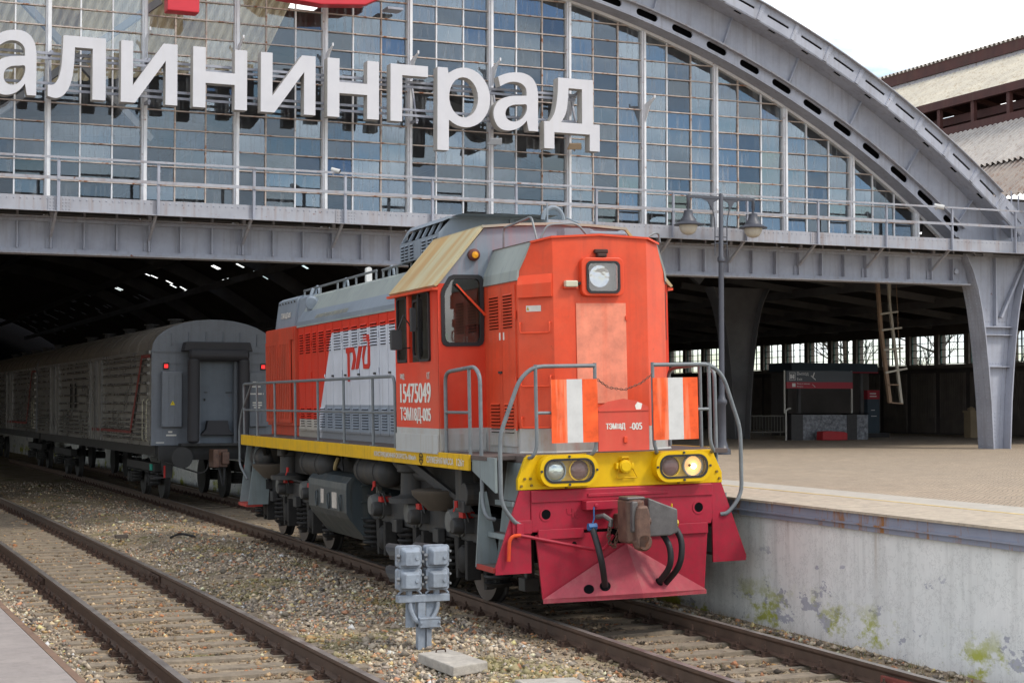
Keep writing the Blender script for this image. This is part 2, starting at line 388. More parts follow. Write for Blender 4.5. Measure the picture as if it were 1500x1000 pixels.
# ================================================================== PLATFORMS
def pave(t):
    br = t.n('ShaderNodeTexBrick'); mp = t.n('ShaderNodeMapping'); t.l(t.co(), mp.inputs[0]); mp.inputs['Rotation'].default_value = (0,0,R(45))
    ds = t.n('ShaderNodeTexNoise'); ds.inputs['Scale'].default_value = 1.7; t.l(t.co(), ds.inputs['Vector']); va = t.n('ShaderNodeMix', data_type='VECTOR'); va.inputs[0].default_value = .07; t.l(mp.outputs[0], va.inputs[4]); t.l(ds.outputs[1], va.inputs[5])
    t.l(va.outputs[1], br.inputs[0]); br.inputs['Scale'].default_value = 4.2; br.inputs['Mortar Size'].default_value = .03; br.inputs['Bias'].default_value = -.2
    br.inputs['Color1'].default_value = (.45,.365,.27,1); br.inputs['Color2'].default_value = (.33,.265,.195,1); br.inputs['Mortar'].default_value = (.12,.095,.07,1)
    a = t.noise(.55, 6, .65); b = t.noise(2.2, 7, .7, (1,2.2,1))
    c = t.mix(t.ramp(a,.3,.7), br.outputs[0], t.mix(1., br.outputs[0], (1.12,1.1,1.08,1), 'MULTIPLY'))
    return t.mix(t.math('MULTIPLY', t.ramp(b,.48,.72), .55), c, (.24,.195,.15,1))
M_pave = mat('platform_pavers', (.4,.33,.25), .85, var=.12, colfn=pave, bump=.4, bscale=30, spec=.25)
M_strip = mat('tactile_strip', (.45,.415,.355), .85, var=.15, scale=4, grime=.2, spec=.25)
M_edgec = mat('edge_paving', (.46,.39,.30), .85, var=.2, scale=6, grime=.3, bump=.3, spec=.25)
M_yel = mat('yellow_line', (.55,.42,.20), .8, var=.3, scale=8, grime=.3)
def wallcol(t):
    n = t.noise(1.1, 7, .62); m = t.noise(2.0, 8, .6, (1,1,1.0)); sp_ = t.n('ShaderNodeSeparateXYZ'); t.l(t.co(), sp_.inputs[0])
    c = t.mix(t.ramp(n,.3,.7), (.70,.715,.69,1), (.84,.84,.81,1))
    st = t.noise(1, 6, .65, (5,5,.3)); c = t.mix(t.math('MULTIPLY', t.ramp(st,.5,.75), .35), c, (.24,.24,.22,1))
    low = t.math('SUBTRACT', .80, t.math('MULTIPLY', sp_.outputs[2], .55))
    pe = t.noise(1.6, 9, .66, (1,.8,1.5)); pk = t.math('MULTIPLY', t.ramp(pe,.58,.60), t.math('MINIMUM', t.math('MAXIMUM', low, 0.), 1.))
    c = t.mix(t.math('MULTIPLY', t.ramp(pk,.34,.44), .8), c, (.36,.365,.43,1))                                   # flaked paint showing grey render
    mo = t.noise(1.0, 11, .72, (1,.6,1.1)); h = t.ramp(t.math('ADD', sp_.outputs[2], t.math('MULTIPLY', t.noise(3,5,.7), .5)), .30, .62, (1,1,1,1), (0,0,0,1))
    c = t.mix(t.math('MULTIPLY', t.ramp(mo,.525,.575), t.math('MULTIPLY', h, .9)), c, (.38,.40,.02,1))   # moss
    cr_ = t.noise(3.2, 9, .75); cc = t.ramp(t.math('ABSOLUTE', t.math('SUBTRACT', cr_, .5)), 0, .009, (1,1,1,1), (0,0,0,1))
    c = t.mix(t.math('MULTIPLY', cc, .5), c, (.16,.16,.15,1))
    ru = t.noise(1, 5, .6, (4.5,4.5,.22)); hi = t.ramp(sp_.outputs[2], .35, 1.1)
    return t.mix(t.math('MULTIPLY', t.math('MULTIPLY', t.ramp(ru,.60,.70), hi), .5), c, (.33,.21,.09,1))
M_wall = mat('platform_wall_paint', (.5,.5,.5), .8, var=.06, colfn=wallcol, bump=.35, bscale=14, spec=.25)
def steelcol(t):
    r_ = t.noise(1, 7, .7, (9,6,1.2)); return t.mix(t.ramp(r_,.52,.64), (.26,.28,.345,1), (.30,.135,.04,1))
M_edgesteel = mat('edge_steel', (.2,.2,.25), .7, var=.12, colfn=steelcol, spec=.3)
ylist = list(np.arange(-14,60,2.0))+[80,130]
plat = tag(thing('platform', 'wide paved station platform at right', 'platform'), kind='structure'); del plat['category']
def along(name, fa, fb, z0, z1, m, par, ya=None, bevel=0):
    """strip that follows the platform edge between offsets fa and fb"""
    ya = ya or ylist; mb = MB(); n = len(ya)
    for y in ya: mb.v += [(fa(y),y,z0),(fb(y),y,z0),(fb(y),y,z1),(fa(y),y,z1)]
    for k in range(n-1):
        for i in range(4): mb.f.append((4*k+i,4*k+(i+1)%4,4*k+4+(i+1)%4,4*k+4+i)); mb.mi.append(0)
    mb.f += [(0,1,2,3),(4*n-4,4*n-3,4*n-2,4*n-1)]; mb.mi += [0,0]
    return mb.build(name, m, par, bevel=bevel)
along('paving', lambda y: edge(y)+2.05, lambda y: 31, 1.0, 1.30, M_pave, plat)
along('retaining_wall', lambda y: edge(y)+.03, lambda y: edge(y)+.6, -.4, 1.10, M_wall, plat)
along('edge_beam', lambda y: edge(y)-.02, lambda y: edge(y)+.3, 1.103, 1.275, M_edgesteel, plat)
along('edge_flange', lambda y: edge(y)-.045, lambda y: edge(y)+.2, 1.16, 1.178, M_edgesteel, plat)
for k in range(26):                       # edge slabs laid end to end
    y0 = -10+1.2*k
    along('edge_slab', lambda y: edge(y)-.05, lambda y: edge(y)+1.24, 1.278, 1.303+random.uniform(-.002,.002), M_edgec, plat, [y0+.006, y0+1.194])
along('edge_slab', lambda y: edge(y)-.05, lambda y: edge(y)+1.24, 1.278, 1.303, M_edgec, plat, [21.2,60,130])
along('yellow_line', lambda y: edge(y)+1.25, lambda y: edge(y)+1.34, 1.2, 1.306, M_yel, plat)
along('tactile_strip', lambda y: edge(y)+1.345, lambda y: edge(y)+2.045, 1.2, 1.304, M_strip, plat)
lowp = tag(thing('low_platform', 'low asphalt platform edge at the lower left', 'platform'), kind='structure'); del lowp['category']
M_asph = mat('low_platform_asphalt', (.30,.265,.245), .9, var=.14, scale=3, grime=.25, bump=.6, bscale=120, spec=.2)
mb = MB(); mb.box(-12.5,-6.66,-30,60,-.4,.25); mb.build('paving', M_asph, lowp)
mb = MB(); mb.box(-6.655,-6.59,-30,60,-.4,.252); mb.build('edge_kerb', mat('rusty_kerb',(.20,.125,.085),.8,var=.3,scale=6,grime=.3), lowp)
# --- small things lying between the tracks
def slab(label, pts, z, h, ring=False):
    o = MB(); o.prism(pts, z, z+h, 'z')
    if not ring: return tag(o.build('concrete_slab', M_slab, bevel=.012), label, 'slab', 'concrete cover slabs between the tracks')
    T = thing('concrete_slab', label, 'slab', group='concrete cover slabs between the tracks')
    o.build('slab', M_slab, T, bevel=.012)
    r_ = MB(); cx = sum(p[0] for p in pts)/4+.02; cy = sum(p[1] for p in pts)/4+.35
    r_.tube([(cx-.05,cy,z+h-.01),(cx-.05,cy,z+h+.03),(cx+.05,cy,z+h+.03),(cx+.05,cy,z+h-.01)], .008, 6, rnd=.02)
    r_.build('lifting_ring', M_fast, T, smooth=True); return T
slab('small concrete slab with rusty lifting ring in front of the dwarf signal', [(-2.96,-1.25),(-2.56,-1.07),(-2.52,-2.02),(-2.95,-2.2)], -.15, .10, True)
slab('concrete slab cut by the bottom edge of the picture', [(-2.75,-3.2),(-2.2,-3.3),(-2.3,-4.2),(-2.8,-4.1)], -.14, .11)
o = MB(); o.tube([(-2.06+.47*k/8,14.96+.16*math.sin(math.pi*k/8),-.12+.05*math.sin(math.pi*k/8)) for k in range(9)], .022, 8)
tag(o.build('rubber_hose', mat('black_rubber',(.022,.022,.024),.6,bump=.2), smooth=True), 'short curved piece of black rubber hose lying on the gravel', 'hose')
o = MB(); o.box(-3.02,-2.78,15.4,15.55,-.14,-.07)
tag(o.build('timber_offcut', mat('old_timber',(.12,.10,.085),.9,bump=.4), bevel=.01), 'short dark timber offcut lying left of the rubber hose', 'timber')
# ================================================================== TRAIN SHED
STEEL = (.355,.375,.435)
M_steel = mat('grey_steel_paint', STEEL, .55, var=.20, scale=1.1, streak=.36, scol=(.16,.14,.12,1), rust=.05, grime=.08, bump=.05, bscale=30, spec=.4)
M_steelr = mat('grey_steel_rusty', (.34,.35,.385), .6, var=.16, scale=2, streak=.4, scol=(.20,.10,.045,1), rust=.24, spec=.25)
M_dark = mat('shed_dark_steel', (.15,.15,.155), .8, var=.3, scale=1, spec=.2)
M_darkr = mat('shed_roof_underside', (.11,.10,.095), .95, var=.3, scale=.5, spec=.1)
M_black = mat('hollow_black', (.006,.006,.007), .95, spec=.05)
M_white = mat('white_glazing_paint', (.74,.75,.77), .6, var=.12, scale=5, rust=.26, rcol=(.26,.12,.05,1), rnd=True)
M_bar = mat('rusty_glazing_bar', (.50,.43,.38), .75, var=.3, scale=6, rust=.55, rcol=(.27,.105,.045,1), rnd=True)
shed = thing('train_shed', 'huge grey steel station hall with glazed arched gable over the tracks', 'station hall')
CXA, CZA, RA = 2.07, -12.86, 25.13
def pol(phi, r): return (CXA+r*math.sin(phi), CZA+r*math.cos(phi))
def arch(x, r=RA):
    d = r*r-(x-CXA)**2
    return CZA+math.sqrt(d) if d > 0 else -99
BAY = 1.93; X0 = -4.10; ZG = 6.55; ROW = .39
mx_ = [X0+BAY*k for k in range(-6,12)]          # mullion positions
# ---- glass
def glass_mat():
    m = bpy.data.materials.new('old_window_glass'); t = NT(m); t.t.nodes.remove(t.b); o = t.t.nodes['Material Output']
    tr = t.n('ShaderNodeBsdfTransparent'); tr.inputs[0].default_value = (.90,.92,.92,1)
    gl = t.n('ShaderNodeBsdfGlossy'); gl.inputs['Roughness'].default_value = .03; gl.inputs[0].default_value = (.68,.84,1.,1)
    df = t.n('ShaderNodeBsdfDiffuse'); df.inputs[0].default_value = (.34,.36,.38,1)
    bp = t.n('ShaderNodeBump'); bp.inputs['Strength'].default_value = .06; bp.inputs['Distance'].default_value = .02
    t.l(t.noise(1.4, 3, .5, rnd=True), bp.inputs['Height']); t.l(bp.outputs[0], gl.inputs['Normal'])
    fr = t.n('ShaderNodeFresnel'); fr.inputs[0].default_value = 1.7
    oi = t.n('ShaderNodeObjectInfo'); rv = t.math('MULTIPLY', t.math('POWER', oi.outputs['Random'], 2.), .10)
    f = t.math('ADD', t.math('ADD', t.math('MULTIPLY', fr.outputs[0], 1.0), .03), rv)
    m1 = t.n('ShaderNodeMixShader'); t.l(t.math('MINIMUM', f, .8), m1.inputs[0]); t.l(tr.outputs[0], m1.inputs[1]); t.l(gl.outputs[0], m1.inputs[2])
    st = t.noise(1, 6, .65, (14,14,.7), True); d = t.math('ADD', t.math('MULTIPLY', t.ramp(st,.50,.66), t.math('MULTIPLY', oi.outputs['Random'], .42)), .02)
    m2 = t.n('ShaderNodeMixShader'); t.l(d, m2.inputs[0]); t.l(m1.outputs[0], m2.inputs[1]); t.l(df.outputs[0], m2.inputs[2])
    t.l(m2.outputs[0], o.inputs[0]); return m
M_glass = glass_mat()
GY = 17.40
screen = link('glazed_screen', None, shed); screen['label'] = 'arched glass gable wall of small panes'
fr_ = MB()                                   # white arched frame round the glass
ph = [R(-39.3+78.6*k/60) for k in range(61)]
for a, b in zip(ph[:-1], ph[1:]):
    q = [pol(a,RA-.06), pol(b,RA-.06), pol(b,RA+.03), pol(a,RA+.03)]; fr_.prism(q, GY-.09, GY+.05, 'y')
fr_.build('arched_frame', M_white, screen)
panes = []
for i in range(len(mx_)-1):
    xa, xb = mx_[i], mx_[i+1]
    if xb < -6.2:                             # bays outside the picture: plain large sheets
        za = min(arch(xa+.05), arch(xb))-.05
        if za > ZG: MB().quad((xa,GY,ZG),(xb,GY,ZG),(xb,GY,za),(xa,GY,za)).build('pane', M_glass, screen, fix=False)
        continue
    for c in range(3):
        x0 = xa+BAY*c/3+.012; x1 = xa+BAY*(c+1)/3-.012
        for r in range(16):
            z0, z1 = ZG+ROW*r+.01, ZG+ROW*(r+1)-.01
            l, rr = arch(x0)-.04, arch(x1)-.04
            if max(l,rr) <= z0+.03: continue
            pts = [(x0,z0),(x1,z0)]
            if min(l,rr) <= z0:               # triangular corner pane
                xc = x0+(x1-x0)*(l-z0)/max(l-rr,1e-4); pts = [(x0,z0),(xc,z0),(x0,min(z1,l))]
            else: pts = [(x0,z0),(x1,z0),(x1,min(z1,rr)),(x0,min(z1,l))]
            panes.append(pts)
def pane_verts(pts):
    tx, tz = RNG.normal(0,.016), RNG.normal(0,.026); cx = sum(p[0] for p in pts)/len(pts); cz = sum(p[1] for p in pts)/len(pts)
    return [(x, GY+(x-cx)*tx+(z-cz)*tz, z) for x,z in pts]
panes.sort(key=lambda p: (p[0][1] > 11.0, -(p[1][0]-p[0][0])))
rest = MB()
for k, p in enumerate(panes):
    v = pane_verts(p)
    if k < 296: MB().quad(*v).build('pane', M_glass, screen, fix=False)
    else: rest.quad(*v)
if rest.f: tag(rest.build('panes', M_glass, screen, fix=False), kind='stuff')
for i, x in enumerate(mx_):
    zt = arch(x)-.02
    if zt < ZG: continue
    m = MB(); m.box(x-.055,x+.055,GY-.10,GY+.06,6.2,zt); m.box(x-.025,x+.025,GY-.16,GY-.10,6.2,zt-.05); m.build('mullion', M_white, screen)
    if i < len(mx_)-1 and x > -6.2:
        for c in (1,2):
            xx = x+BAY*c/3; z2 = arch(xx)-.02
            if z2 > ZG: MB().box(xx-.014,xx+.014,GY-.035,GY+.02,6.3,z2).build('glazing_bar', M_bar if random.random() < .25 else M_white, screen)
        for r in range(0,16):
            z = ZG+ROW*r; xe = x+BAY-.056
            if z > arch(x+.06)-.05: continue
            while z > arch(xe)-.02 and xe > x+.1: xe -= .03
            MB().box(x+.056,xe,GY-.05,GY+.012,z-.012,z+.012).build('glazing_bar', M_bar, screen)
# ---- brackets on mullions that once held lamps
for i in (7,8,9,10,11,12,13):
    x = mx_[i-1+1]; z = 9.95 if i < 12 else 9.4
    if arch(x) < z+.3: z = arch(x)-.35
    m = MB(); m.prism([(GY-.16,z-.42),(GY-.16,z),(GY-.62,z+.10),(GY-.62,z+.07),(GY-.40,z-.06)], x-.012, x+.012, 'x'); m.cyl((x,GY-.62,z+.06),(x,GY-.62,z+.13),.02,n=8)
    m.build('lamp_bracket', M_white, screen)
# ---- arched rib
rib = link('arch_rib', None, shed); rib['label'] = 'riveted grey steel arch rib with slots'
dphi = BAY/2/RA
mids = [(k+.5)*dphi for k in range(-19,19)]
def polframe(mb, p0, p1, r0, r1, q0, q1, s0, s1, ya, yb, rounded=False):
    """curved plate with a slot; rounded gives the slot semicircular ends"""
    f = [k/6 for k in range(7)]
    outer = [pol(p0+(p1-p0)*t_,r0) for t_ in f]+[pol(p1,r0+(r1-r0)*t_) for t_ in f[1:-1]]+[pol(p1+(p0-p1)*t_,r1) for t_ in f]+[pol(p0,r1+(r0-r1)*t_) for t_ in f[1:-1]]
    h = (s1-s0)/2; e = h/RA if rounded else 0; rc = (s0+s1)/2
    if rounded:
        inner = [pol(q0+e+(q1-q0-2*e)*t_,s0) for t_ in f]+[pol(q1-e+e*math.cos(R(x)),rc+h*math.sin(R(x))) for x in (-60,-30,0,30,60)]+[pol(q1-e+(q0-q1+2*e)*t_,s1) for t_ in f]+[pol(q0+e+e*math.cos(R(x)),rc+h*math.sin(R(x))) for x in (120,150,180,210,240)]
    else:
        inner = [pol(q0+(q1-q0)*t_,s0) for t_ in f]+[pol(q1,s0+(s1-s0)*t_) for t_ in f[1:-1]]+[pol(q1+(q0-q1)*t_,s1) for t_ in f]+[pol(q0,s1+(s0-s1)*t_) for t_ in f[1:-1]]
    mb.frame(outer, inner, ya, yb, 'y')
for m_ in mids:
    a, b = m_-dphi/2, m_+dphi/2
    w = .285/RA
    p = MB(); polframe(p, a, b, RA+.032, RA+.29, m_-w, m_+w, RA+.075, RA+.245, 16.84, 16.88, True); p.build('slotted_plate', M_steel, rib)
    p = MB(); q = [pol(a,RA+.29), pol(b,RA+.29), pol(b,RA+1.02), pol(a,RA+1.02)]; p.prism(q, 16.85, 16.89, 'y'); p.build('web_plate', M_steel, rib)
    w2 = .30/RA
    p = MB(); polframe(p, a+.0006, b-.0006, RA+1.02, RA+1.43, m_-w2, m_+w2, RA+1.21, RA+1.265, 16.25, 16.28); p.build('front_plate', M_steel, rib)
    # joint cover strip with rivets at the left end of the front plate
    p = MB(); q = [pol(a-.0022,RA+1.02), pol(a+.0022,RA+1.02), pol(a+.0022,RA+1.43), pol(a-.0022,RA+1.43)]; p.prism(q, 16.225, 16.25, 'y')
    for k in range(7):
        for sg in (-1,1):
            x, z = pol(a+sg*.0014,RA+1.06+.055*k); p.lathe((x,16.225,z),(0,-1,0),[(.012,0),(.008,.008)],5)
    p.build('joint_strip', M_steel, rib)
    # soffit with dark lightening holes
    p = MB(); q = [pol(a,RA+1.0), pol(b,RA+1.0), pol(b,RA+1.02), pol(a,RA+1.02)]
    for (y0,y1) in ((16.26,16.33),(16.44,16.85)): p.prism(q, y0, y1, 'y')
    for (u0,u1) in ((a,m_-.004),(m_+.004,b)):
        p.prism([pol(u0,RA+1.0),pol(u1,RA+1.0),pol(u1,RA+1.02),pol(u0,RA+1.02)], 16.33, 16.44, 'y')
    p.build('soffit_plate', M_steel, rib)
p = MB()
for a, b in zip(ph[:-1], ph[1:]):
    for r0, r1, y0, y1 in ((RA+.27,RA+.31,16.72,16.84),(RA+1.43,RA+1.45,16.15,16.95),(RA+1.0,RA+1.06,16.80,16.849)):
        p.prism([pol(a,r0),pol(b,r0),pol(b,r1),pol(a,r1)], y0, y1, 'y')
p.build('flange', M_steelr, rib)
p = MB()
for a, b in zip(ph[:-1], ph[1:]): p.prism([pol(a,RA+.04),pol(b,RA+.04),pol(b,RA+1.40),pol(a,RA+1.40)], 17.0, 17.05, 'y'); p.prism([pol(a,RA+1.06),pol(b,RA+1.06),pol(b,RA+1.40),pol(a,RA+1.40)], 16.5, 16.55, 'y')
p.build('dark_backing', M_black, rib)  # black sheets behind the slots, standing for the shade inside the rib
p = MB()
for a, b in zip(ph[:-1], ph[1:]): p.prism([pol(a,RA+.0),pol(b,RA+.0),pol(b,RA+.03),pol(a,RA+.03)], 16.84, 17.305, 'y')
p.build('intrados_plate', M_steel, rib)
for i in range(-9,10):                       # radial stiffeners on the web
    a = (X0+BAY*3-CXA)/RA+i*BAY/RA*1.0
    if abs(a) > R(39): continue
    t_ = Vector((math.cos(a),0,-math.sin(a))); p = MB()
    x0, z0 = pol(a,RA+.31); x1, z1 = pol(a,RA+1.0)
    p.bar((x0,16.80,z0),(x1,16.80,z1),.025,.10,up=(0,1,0)); p.bar((x0+.05*t_.x,16.845,z0+.05*t_.z),(x1+.05*t_.x,16.845,z1+.05*t_.z),.08,.012,up=(0,1,0))
    for k in range(9):
        w = (k+.5)/9
        for sg in (.035,.07):
            p.lathe((x0+(x1-x0)*w+sg*t_.x,16.84,z0+(z1-z0)*w+sg*t_.z),(0,-1,0),[(.012,0),(.008,.010)],5)
    p.build('stiffener', M_steel, rib)
# ---- bottom girder
gir = link('bottom_girder', None, shed); gir['label'] = 'riveted grey plate girder above the tracks'
XL, XR = -15.4, 18.25
p = MB(); p.box(XL,XR,16.85,16.88,5.42,6.10); p.build('web_plate', M_steel, gir)
for z0, z1 in ((5.385,5.42),(6.10,6.135)):
    p = MB(); p.box(XL,XR,16.66,17.06,z0,z1)
    for x in np.arange(-6,XR,.115): p.lathe((x,16.70,z0),(0,0,-1),[(.014,0),(.009,.012)],5)
    p.build('flange', M_steelr, gir)
p = MB(); p.box(XL,XR,16.80,16.848,5.421,5.50); p.box(XL,XR,16.80,16.848,6.03,6.098); p.build('flange_angle', M_steel, gir)
nst = 0
for k in range(-18,36):
    x = X0+BAY/3*k
    if not (XL < x < XR-.1): continue
    p = MB(); p.box(x-.012,x+.012,16.72,16.848,5.50,6.03); p.box(x+.013,x+.06,16.835,16.849,5.50,6.03)
    for j in range(8): p.lathe((x+.04,16.835,5.54+.065*j),(0,-1,0),[(.011,0),(.007,.009)],5)
    if k % 3 == 0:
        p.box(x-.085,x+.085,16.815,16.834,5.425,5.72)
        for j in range(4):
            for sg in (-.055,0,.055): p.lathe((x+sg,16.815,5.45+.07*j),(0,-1,0),[(.013,0),(.008,.011)],5)
    p.build('stiffener', M_steel, gir)
    if k % 3 == 0:
        p = MB(); p.bar((x,16.80,5.70),(x,16.06,6.17),.05,.06); p.build('bracket', M_steelr, gir)
        p = MB(); p.box(x-.035,x+.035,16.64,16.85,6.137,6.21); p.build('packing_block', M_steel, gir)
    else:
        p = MB(); p.box(x-.02,x+.02,16.70,16.80,6.137,6.22); p.build('packing_block', M_steel, gir)
# ---- walkway
wk = link('walkway', None, shed); wk['label'] = 'railed maintenance walkway in front of the glass'
p = MB(); p.box(XL,20.6,16.03,17.3,6.22,6.25); p.build('floor_plate', M_dark, wk)
p = MB(); p.box(XL,20.6,16.0,16.028,6.15,6.45); p.box(XL,20.6,15.93,16.0,6.15,6.165); p.build('fascia', M_steelr, wk)
p = MB()
for x in np.arange(-6.4,20.4,.125): p.lathe((x,16.0,6.39),(0,-1,0),[(.015,0),(.009,.013)],6)
tag(p.build('rivets', M_steel, wk, fix=False), kind='stuff')
for k in range(-3,12,3):
    x = X0+BAY*k+.06; p = MB(); p.box(x-.22,x+.22,15.985,15.999,6.17,6.44)
    for i in range(7):
        for j in range(4): p.lathe((x-.18+.06*i,15.985,6.2+.065*j),(0,-1,0),[(.013,0),(.008,.011)],5)
    p.build('splice_plate', M_steelr, wk)
for k in range(-6,13):
    x = X0+BAY*k+.03
    if x > 20: continue
    p = MB(); p.box(x-.03,x+.03,15.955,15.984,6.15,7.19); p.box(x-.03,x-.024,15.92,15.955,6.15,7.19); p.build('railing_post', M_steel, wk)
for z, r_ in ((7.2,.022),(6.80,.030)):
    p = MB(); p.box(XL,20.4,15.93,15.955,z-r_,z+r_); p.build('railing_bar', M_steelr, wk)
# ---- pillars
def pillar(name, cx, cy, m, extra=True, par=None, hgt=1.0):
    prof = [(1.3,.27),(2.5,.33),(3.4,.41),(4.2,.50),(4.8,.59),(5.3,.70),(5.7,.83),(6.14,1.05)]
    P = link(name, None, par); P.location = (cx,cy,0)
    mb = MB(); L = [(-w+.015,z) for z,w in prof]+[(w-.015,z) for z,w in prof[::-1]]
    mb.prism(L, -.02, .02, 'y'); mb.build('web_plate', m, P)
    for s in (-1,1):
        mb = MB()
        for (z0,w0),(z1,w1) in zip(prof[:-1],prof[1:]):
            mb.add([(s*w0,-.30,z0),(s*w0,.30,z0),(s*w1,.30,z1),(s*w1,-.30,z1),(s*(w0-.03),-.30,z0),(s*(w0-.03),.30,z0),(s*(w1-.03),.30,z1),(s*(w1-.03),-.30,z1)],
                   [(0,1,2,3),(7,6,5,4),(0,3,7,4),(1,5,6,2)])
            if extra:
                for j in range(6):
                    t_ = (j+.5)/6; zz = z0+(z1-z0)*t_; ww = w0+(w1-w0)*t_
                    for yy in (-.24,-.12,.12,.24): mb.lathe((s*ww,yy,zz),(s,0,0),[(.016,0),(.01,.014)],5)
        mb.build('flange', m, P)
    if extra:
        for zz, ww in ((4.35,.53),(4.15,.50),(3.35,.41)):
            mb = MB(); mb.box(-ww+.04,ww-.04,-.16,-.021,zz,zz+.025); mb.build('stiffener', m, P)
        mb = MB(); mb.box(-.02,.02,-.14,-.021,4.4,6.1); mb.build('stiffener', m, P)
        mb = MB(); mb.bar((.15,-.1,4.6),(.95,-.1,6.1),.10,.06); mb.build('brace', m, P)
        mb = MB(); rv = [(x,z) for z in np.arange(1.4,2.2,.1) for x in (-.14,0,.14)]+[(x,z) for z in (4.28,4.5) for x in np.arange(-.42,.43,.085)]+[(x,3.45) for x in np.arange(-.3,.31,.085)]
        for x, z in rv: mb.lathe((x,-.021,z),(0,-1,0),[(.016,0),(.01,.014)],5)
        tag(mb.build('rivets', m, P, fix=False), kind='stuff')
        mb = MB()
        for s in (-1,1):
            for (z0,w0),(z1,w1) in zip(prof[:-1],prof[1:]): mb.bar((s*(w0-.09),-.026,z0),(s*(w1-.09),-.026,z1),.11,.010,up=(0,1,0))
        mb.build('flange_angle', m, P)
    return P
pillar('pillar', 19.10, 16.85, M_steel, True, shed)
for y in (29.3,41.8,54.3,66.8): pillar('pillar', 19.10, y, M_dark, False, shed)
p = MB(); p.box(18.2,20.7,16.88,16.92,5.42,6.2); p.box(19.1,20.9,16.7,17.0,6.46,7.55); p.build('spandrel_plate', M_steel, shed)
p = MB(); p.prism(circ(17.86,5.72,.07,14), 16.70, 16.86, 'y'); p.build('pin', M_steel, shed, bevel=.01)
for k in range(3):
    p = MB(); x = 19.25+.22*k; p.cyl((x,16.3,6.4),(x,16.3,7.75-.1*k),.022,n=6); p.build('railing_post', M_steel, shed)
# ---- roof of the main hall with lights in its right flank
p = MB(); rows = [R(-39+78*k/26) for k in range(27)]
yb = [17.1]+list(np.arange(24,160,3.0))
for j in range(len(yb)-1):
    for a, b in zip(rows[:-1], rows[1:]):
        ma = (a+b)/2; hole = (R(20.4) < ma < R(29.5)) and j > 8 and (j % 2 == 0)
        x0, z0 = pol(a,RA+.25); x1, z1 = pol(b,RA+.25)
        if j == 0 and R(-31) < ma < R(3): continue              # roof left open here, added to let sun onto the cream sheets
        if hole:
            op = set(random.sample(range(24), 2)); NY, NX = 8, 3      # a few missing panes let daylight in
            for u in range(NY):
                for w in range(NX):
                    if u*NX+w in op: continue
                    xa, xb, za, zb2 = x0+(x1-x0)*w/NX, x0+(x1-x0)*(w+1)/NX, z0+(z1-z0)*w/NX, z0+(z1-z0)*(w+1)/NX; ya, yc = yb[j]+3*u/NY, yb[j]+3*(u+1)/NY
                    p.quad((xa,ya,za),(xb,ya,zb2),(xb,yc,zb2),(xa,yc,za))
            continue
        p.quad((x0,yb[j],z0),(x1,yb[j],z1),(x1,yb[j+1],z1),(x0,yb[j+1],z0))
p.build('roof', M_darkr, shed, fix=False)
for y in (29.3,41.8,54.3,66.8,79.3,91.8,104.3):
    p = MB()
    for a, b in zip(ph[:-1], ph[1:]): p.prism([pol(a,RA-.5),pol(b,RA-.5),pol(b,RA+.2),pol(a,RA+.2)], y-.1, y+.1, 'y')
    p.build('roof_rib', M_dark, shed)
for x, z, w in ((4,11.6,.15),(10,10.3,.15),(16.5,7.2,.2),(-8,9.6,.15),(13,9.2,.12)):
    p = MB(); p.box(x-w/2,x+w/2,29,159,z-.35,z); p.build('purlin', M_dark, shed)
p = MB(); p.box(-15.6,-15.4,17,160,3.6,8); p.build('outer_wall', M_darkr, shed); p = MB(); p.box(-15.6,-15.4,64,160,-.3,3.6); p.build('outer_wall', M_darkr, shed); p = MB(); p.box(-15.4,31,160,160.2,-.3,14); p.build('outer_wall', M_black, shed)  # low side opening added to light the cars; shade painted into black end wall
p = MB(); p.prism([(17.3,6.0),(31,6.0),(31,6.6),(20.8,7.75),(18.3,7.75),(17.6,7.2)], 17.56, 17.60, 'y'); p.build('spandrel_plate', M_darkr, shed)
# sunlit roof sheets seen through the upper left panes
M_cream = mat('cream_sheet', (.78,.68,.47), .75, var=.2, scale=1.2, streak=.4, scol=(.25,.16,.07,1))
def sheet(name, p00, p10, p01, m, par, n, amp=.04):
    """corrugated sheet: ribs run from p00 to p01, repeat along p00 -> p10"""
    p00, p10, p01 = Vector(p00), Vector(p10), Vector(p01); u = p10-p00; v = p01-p00; nr = u.cross(v).normalized(); mb = MB()
    N_ = n*4
    for k in range(N_+1):
        o_ = nr*amp*(1 if k % 4 in (0,1) else -1); mb.v += [p00+u*(k/N_)+o_, p00+u*(k/N_)+v+o_]
    mb.f = [(2*k,2*k+2,2*k+3,2*k+1) for k in range(N_)]; mb.mi = [0]*N_
    return mb.build(name, m, par, fix=False)
sheet('roof_sheet', (-12,24.4,8.9), (1.6,22.6,10.6), (-10.5,22.2,12.9), M_cream, shed, 60)
for x0, x1 in ((-9,-5),(-5,-1),(-1,-4.4),(-5,-8)):
    p = MB(); p.bar((x0,22.6,8.7),(x1,21.6,11.8),.12,.16); p.build('truss_bar', M_dark, shed)
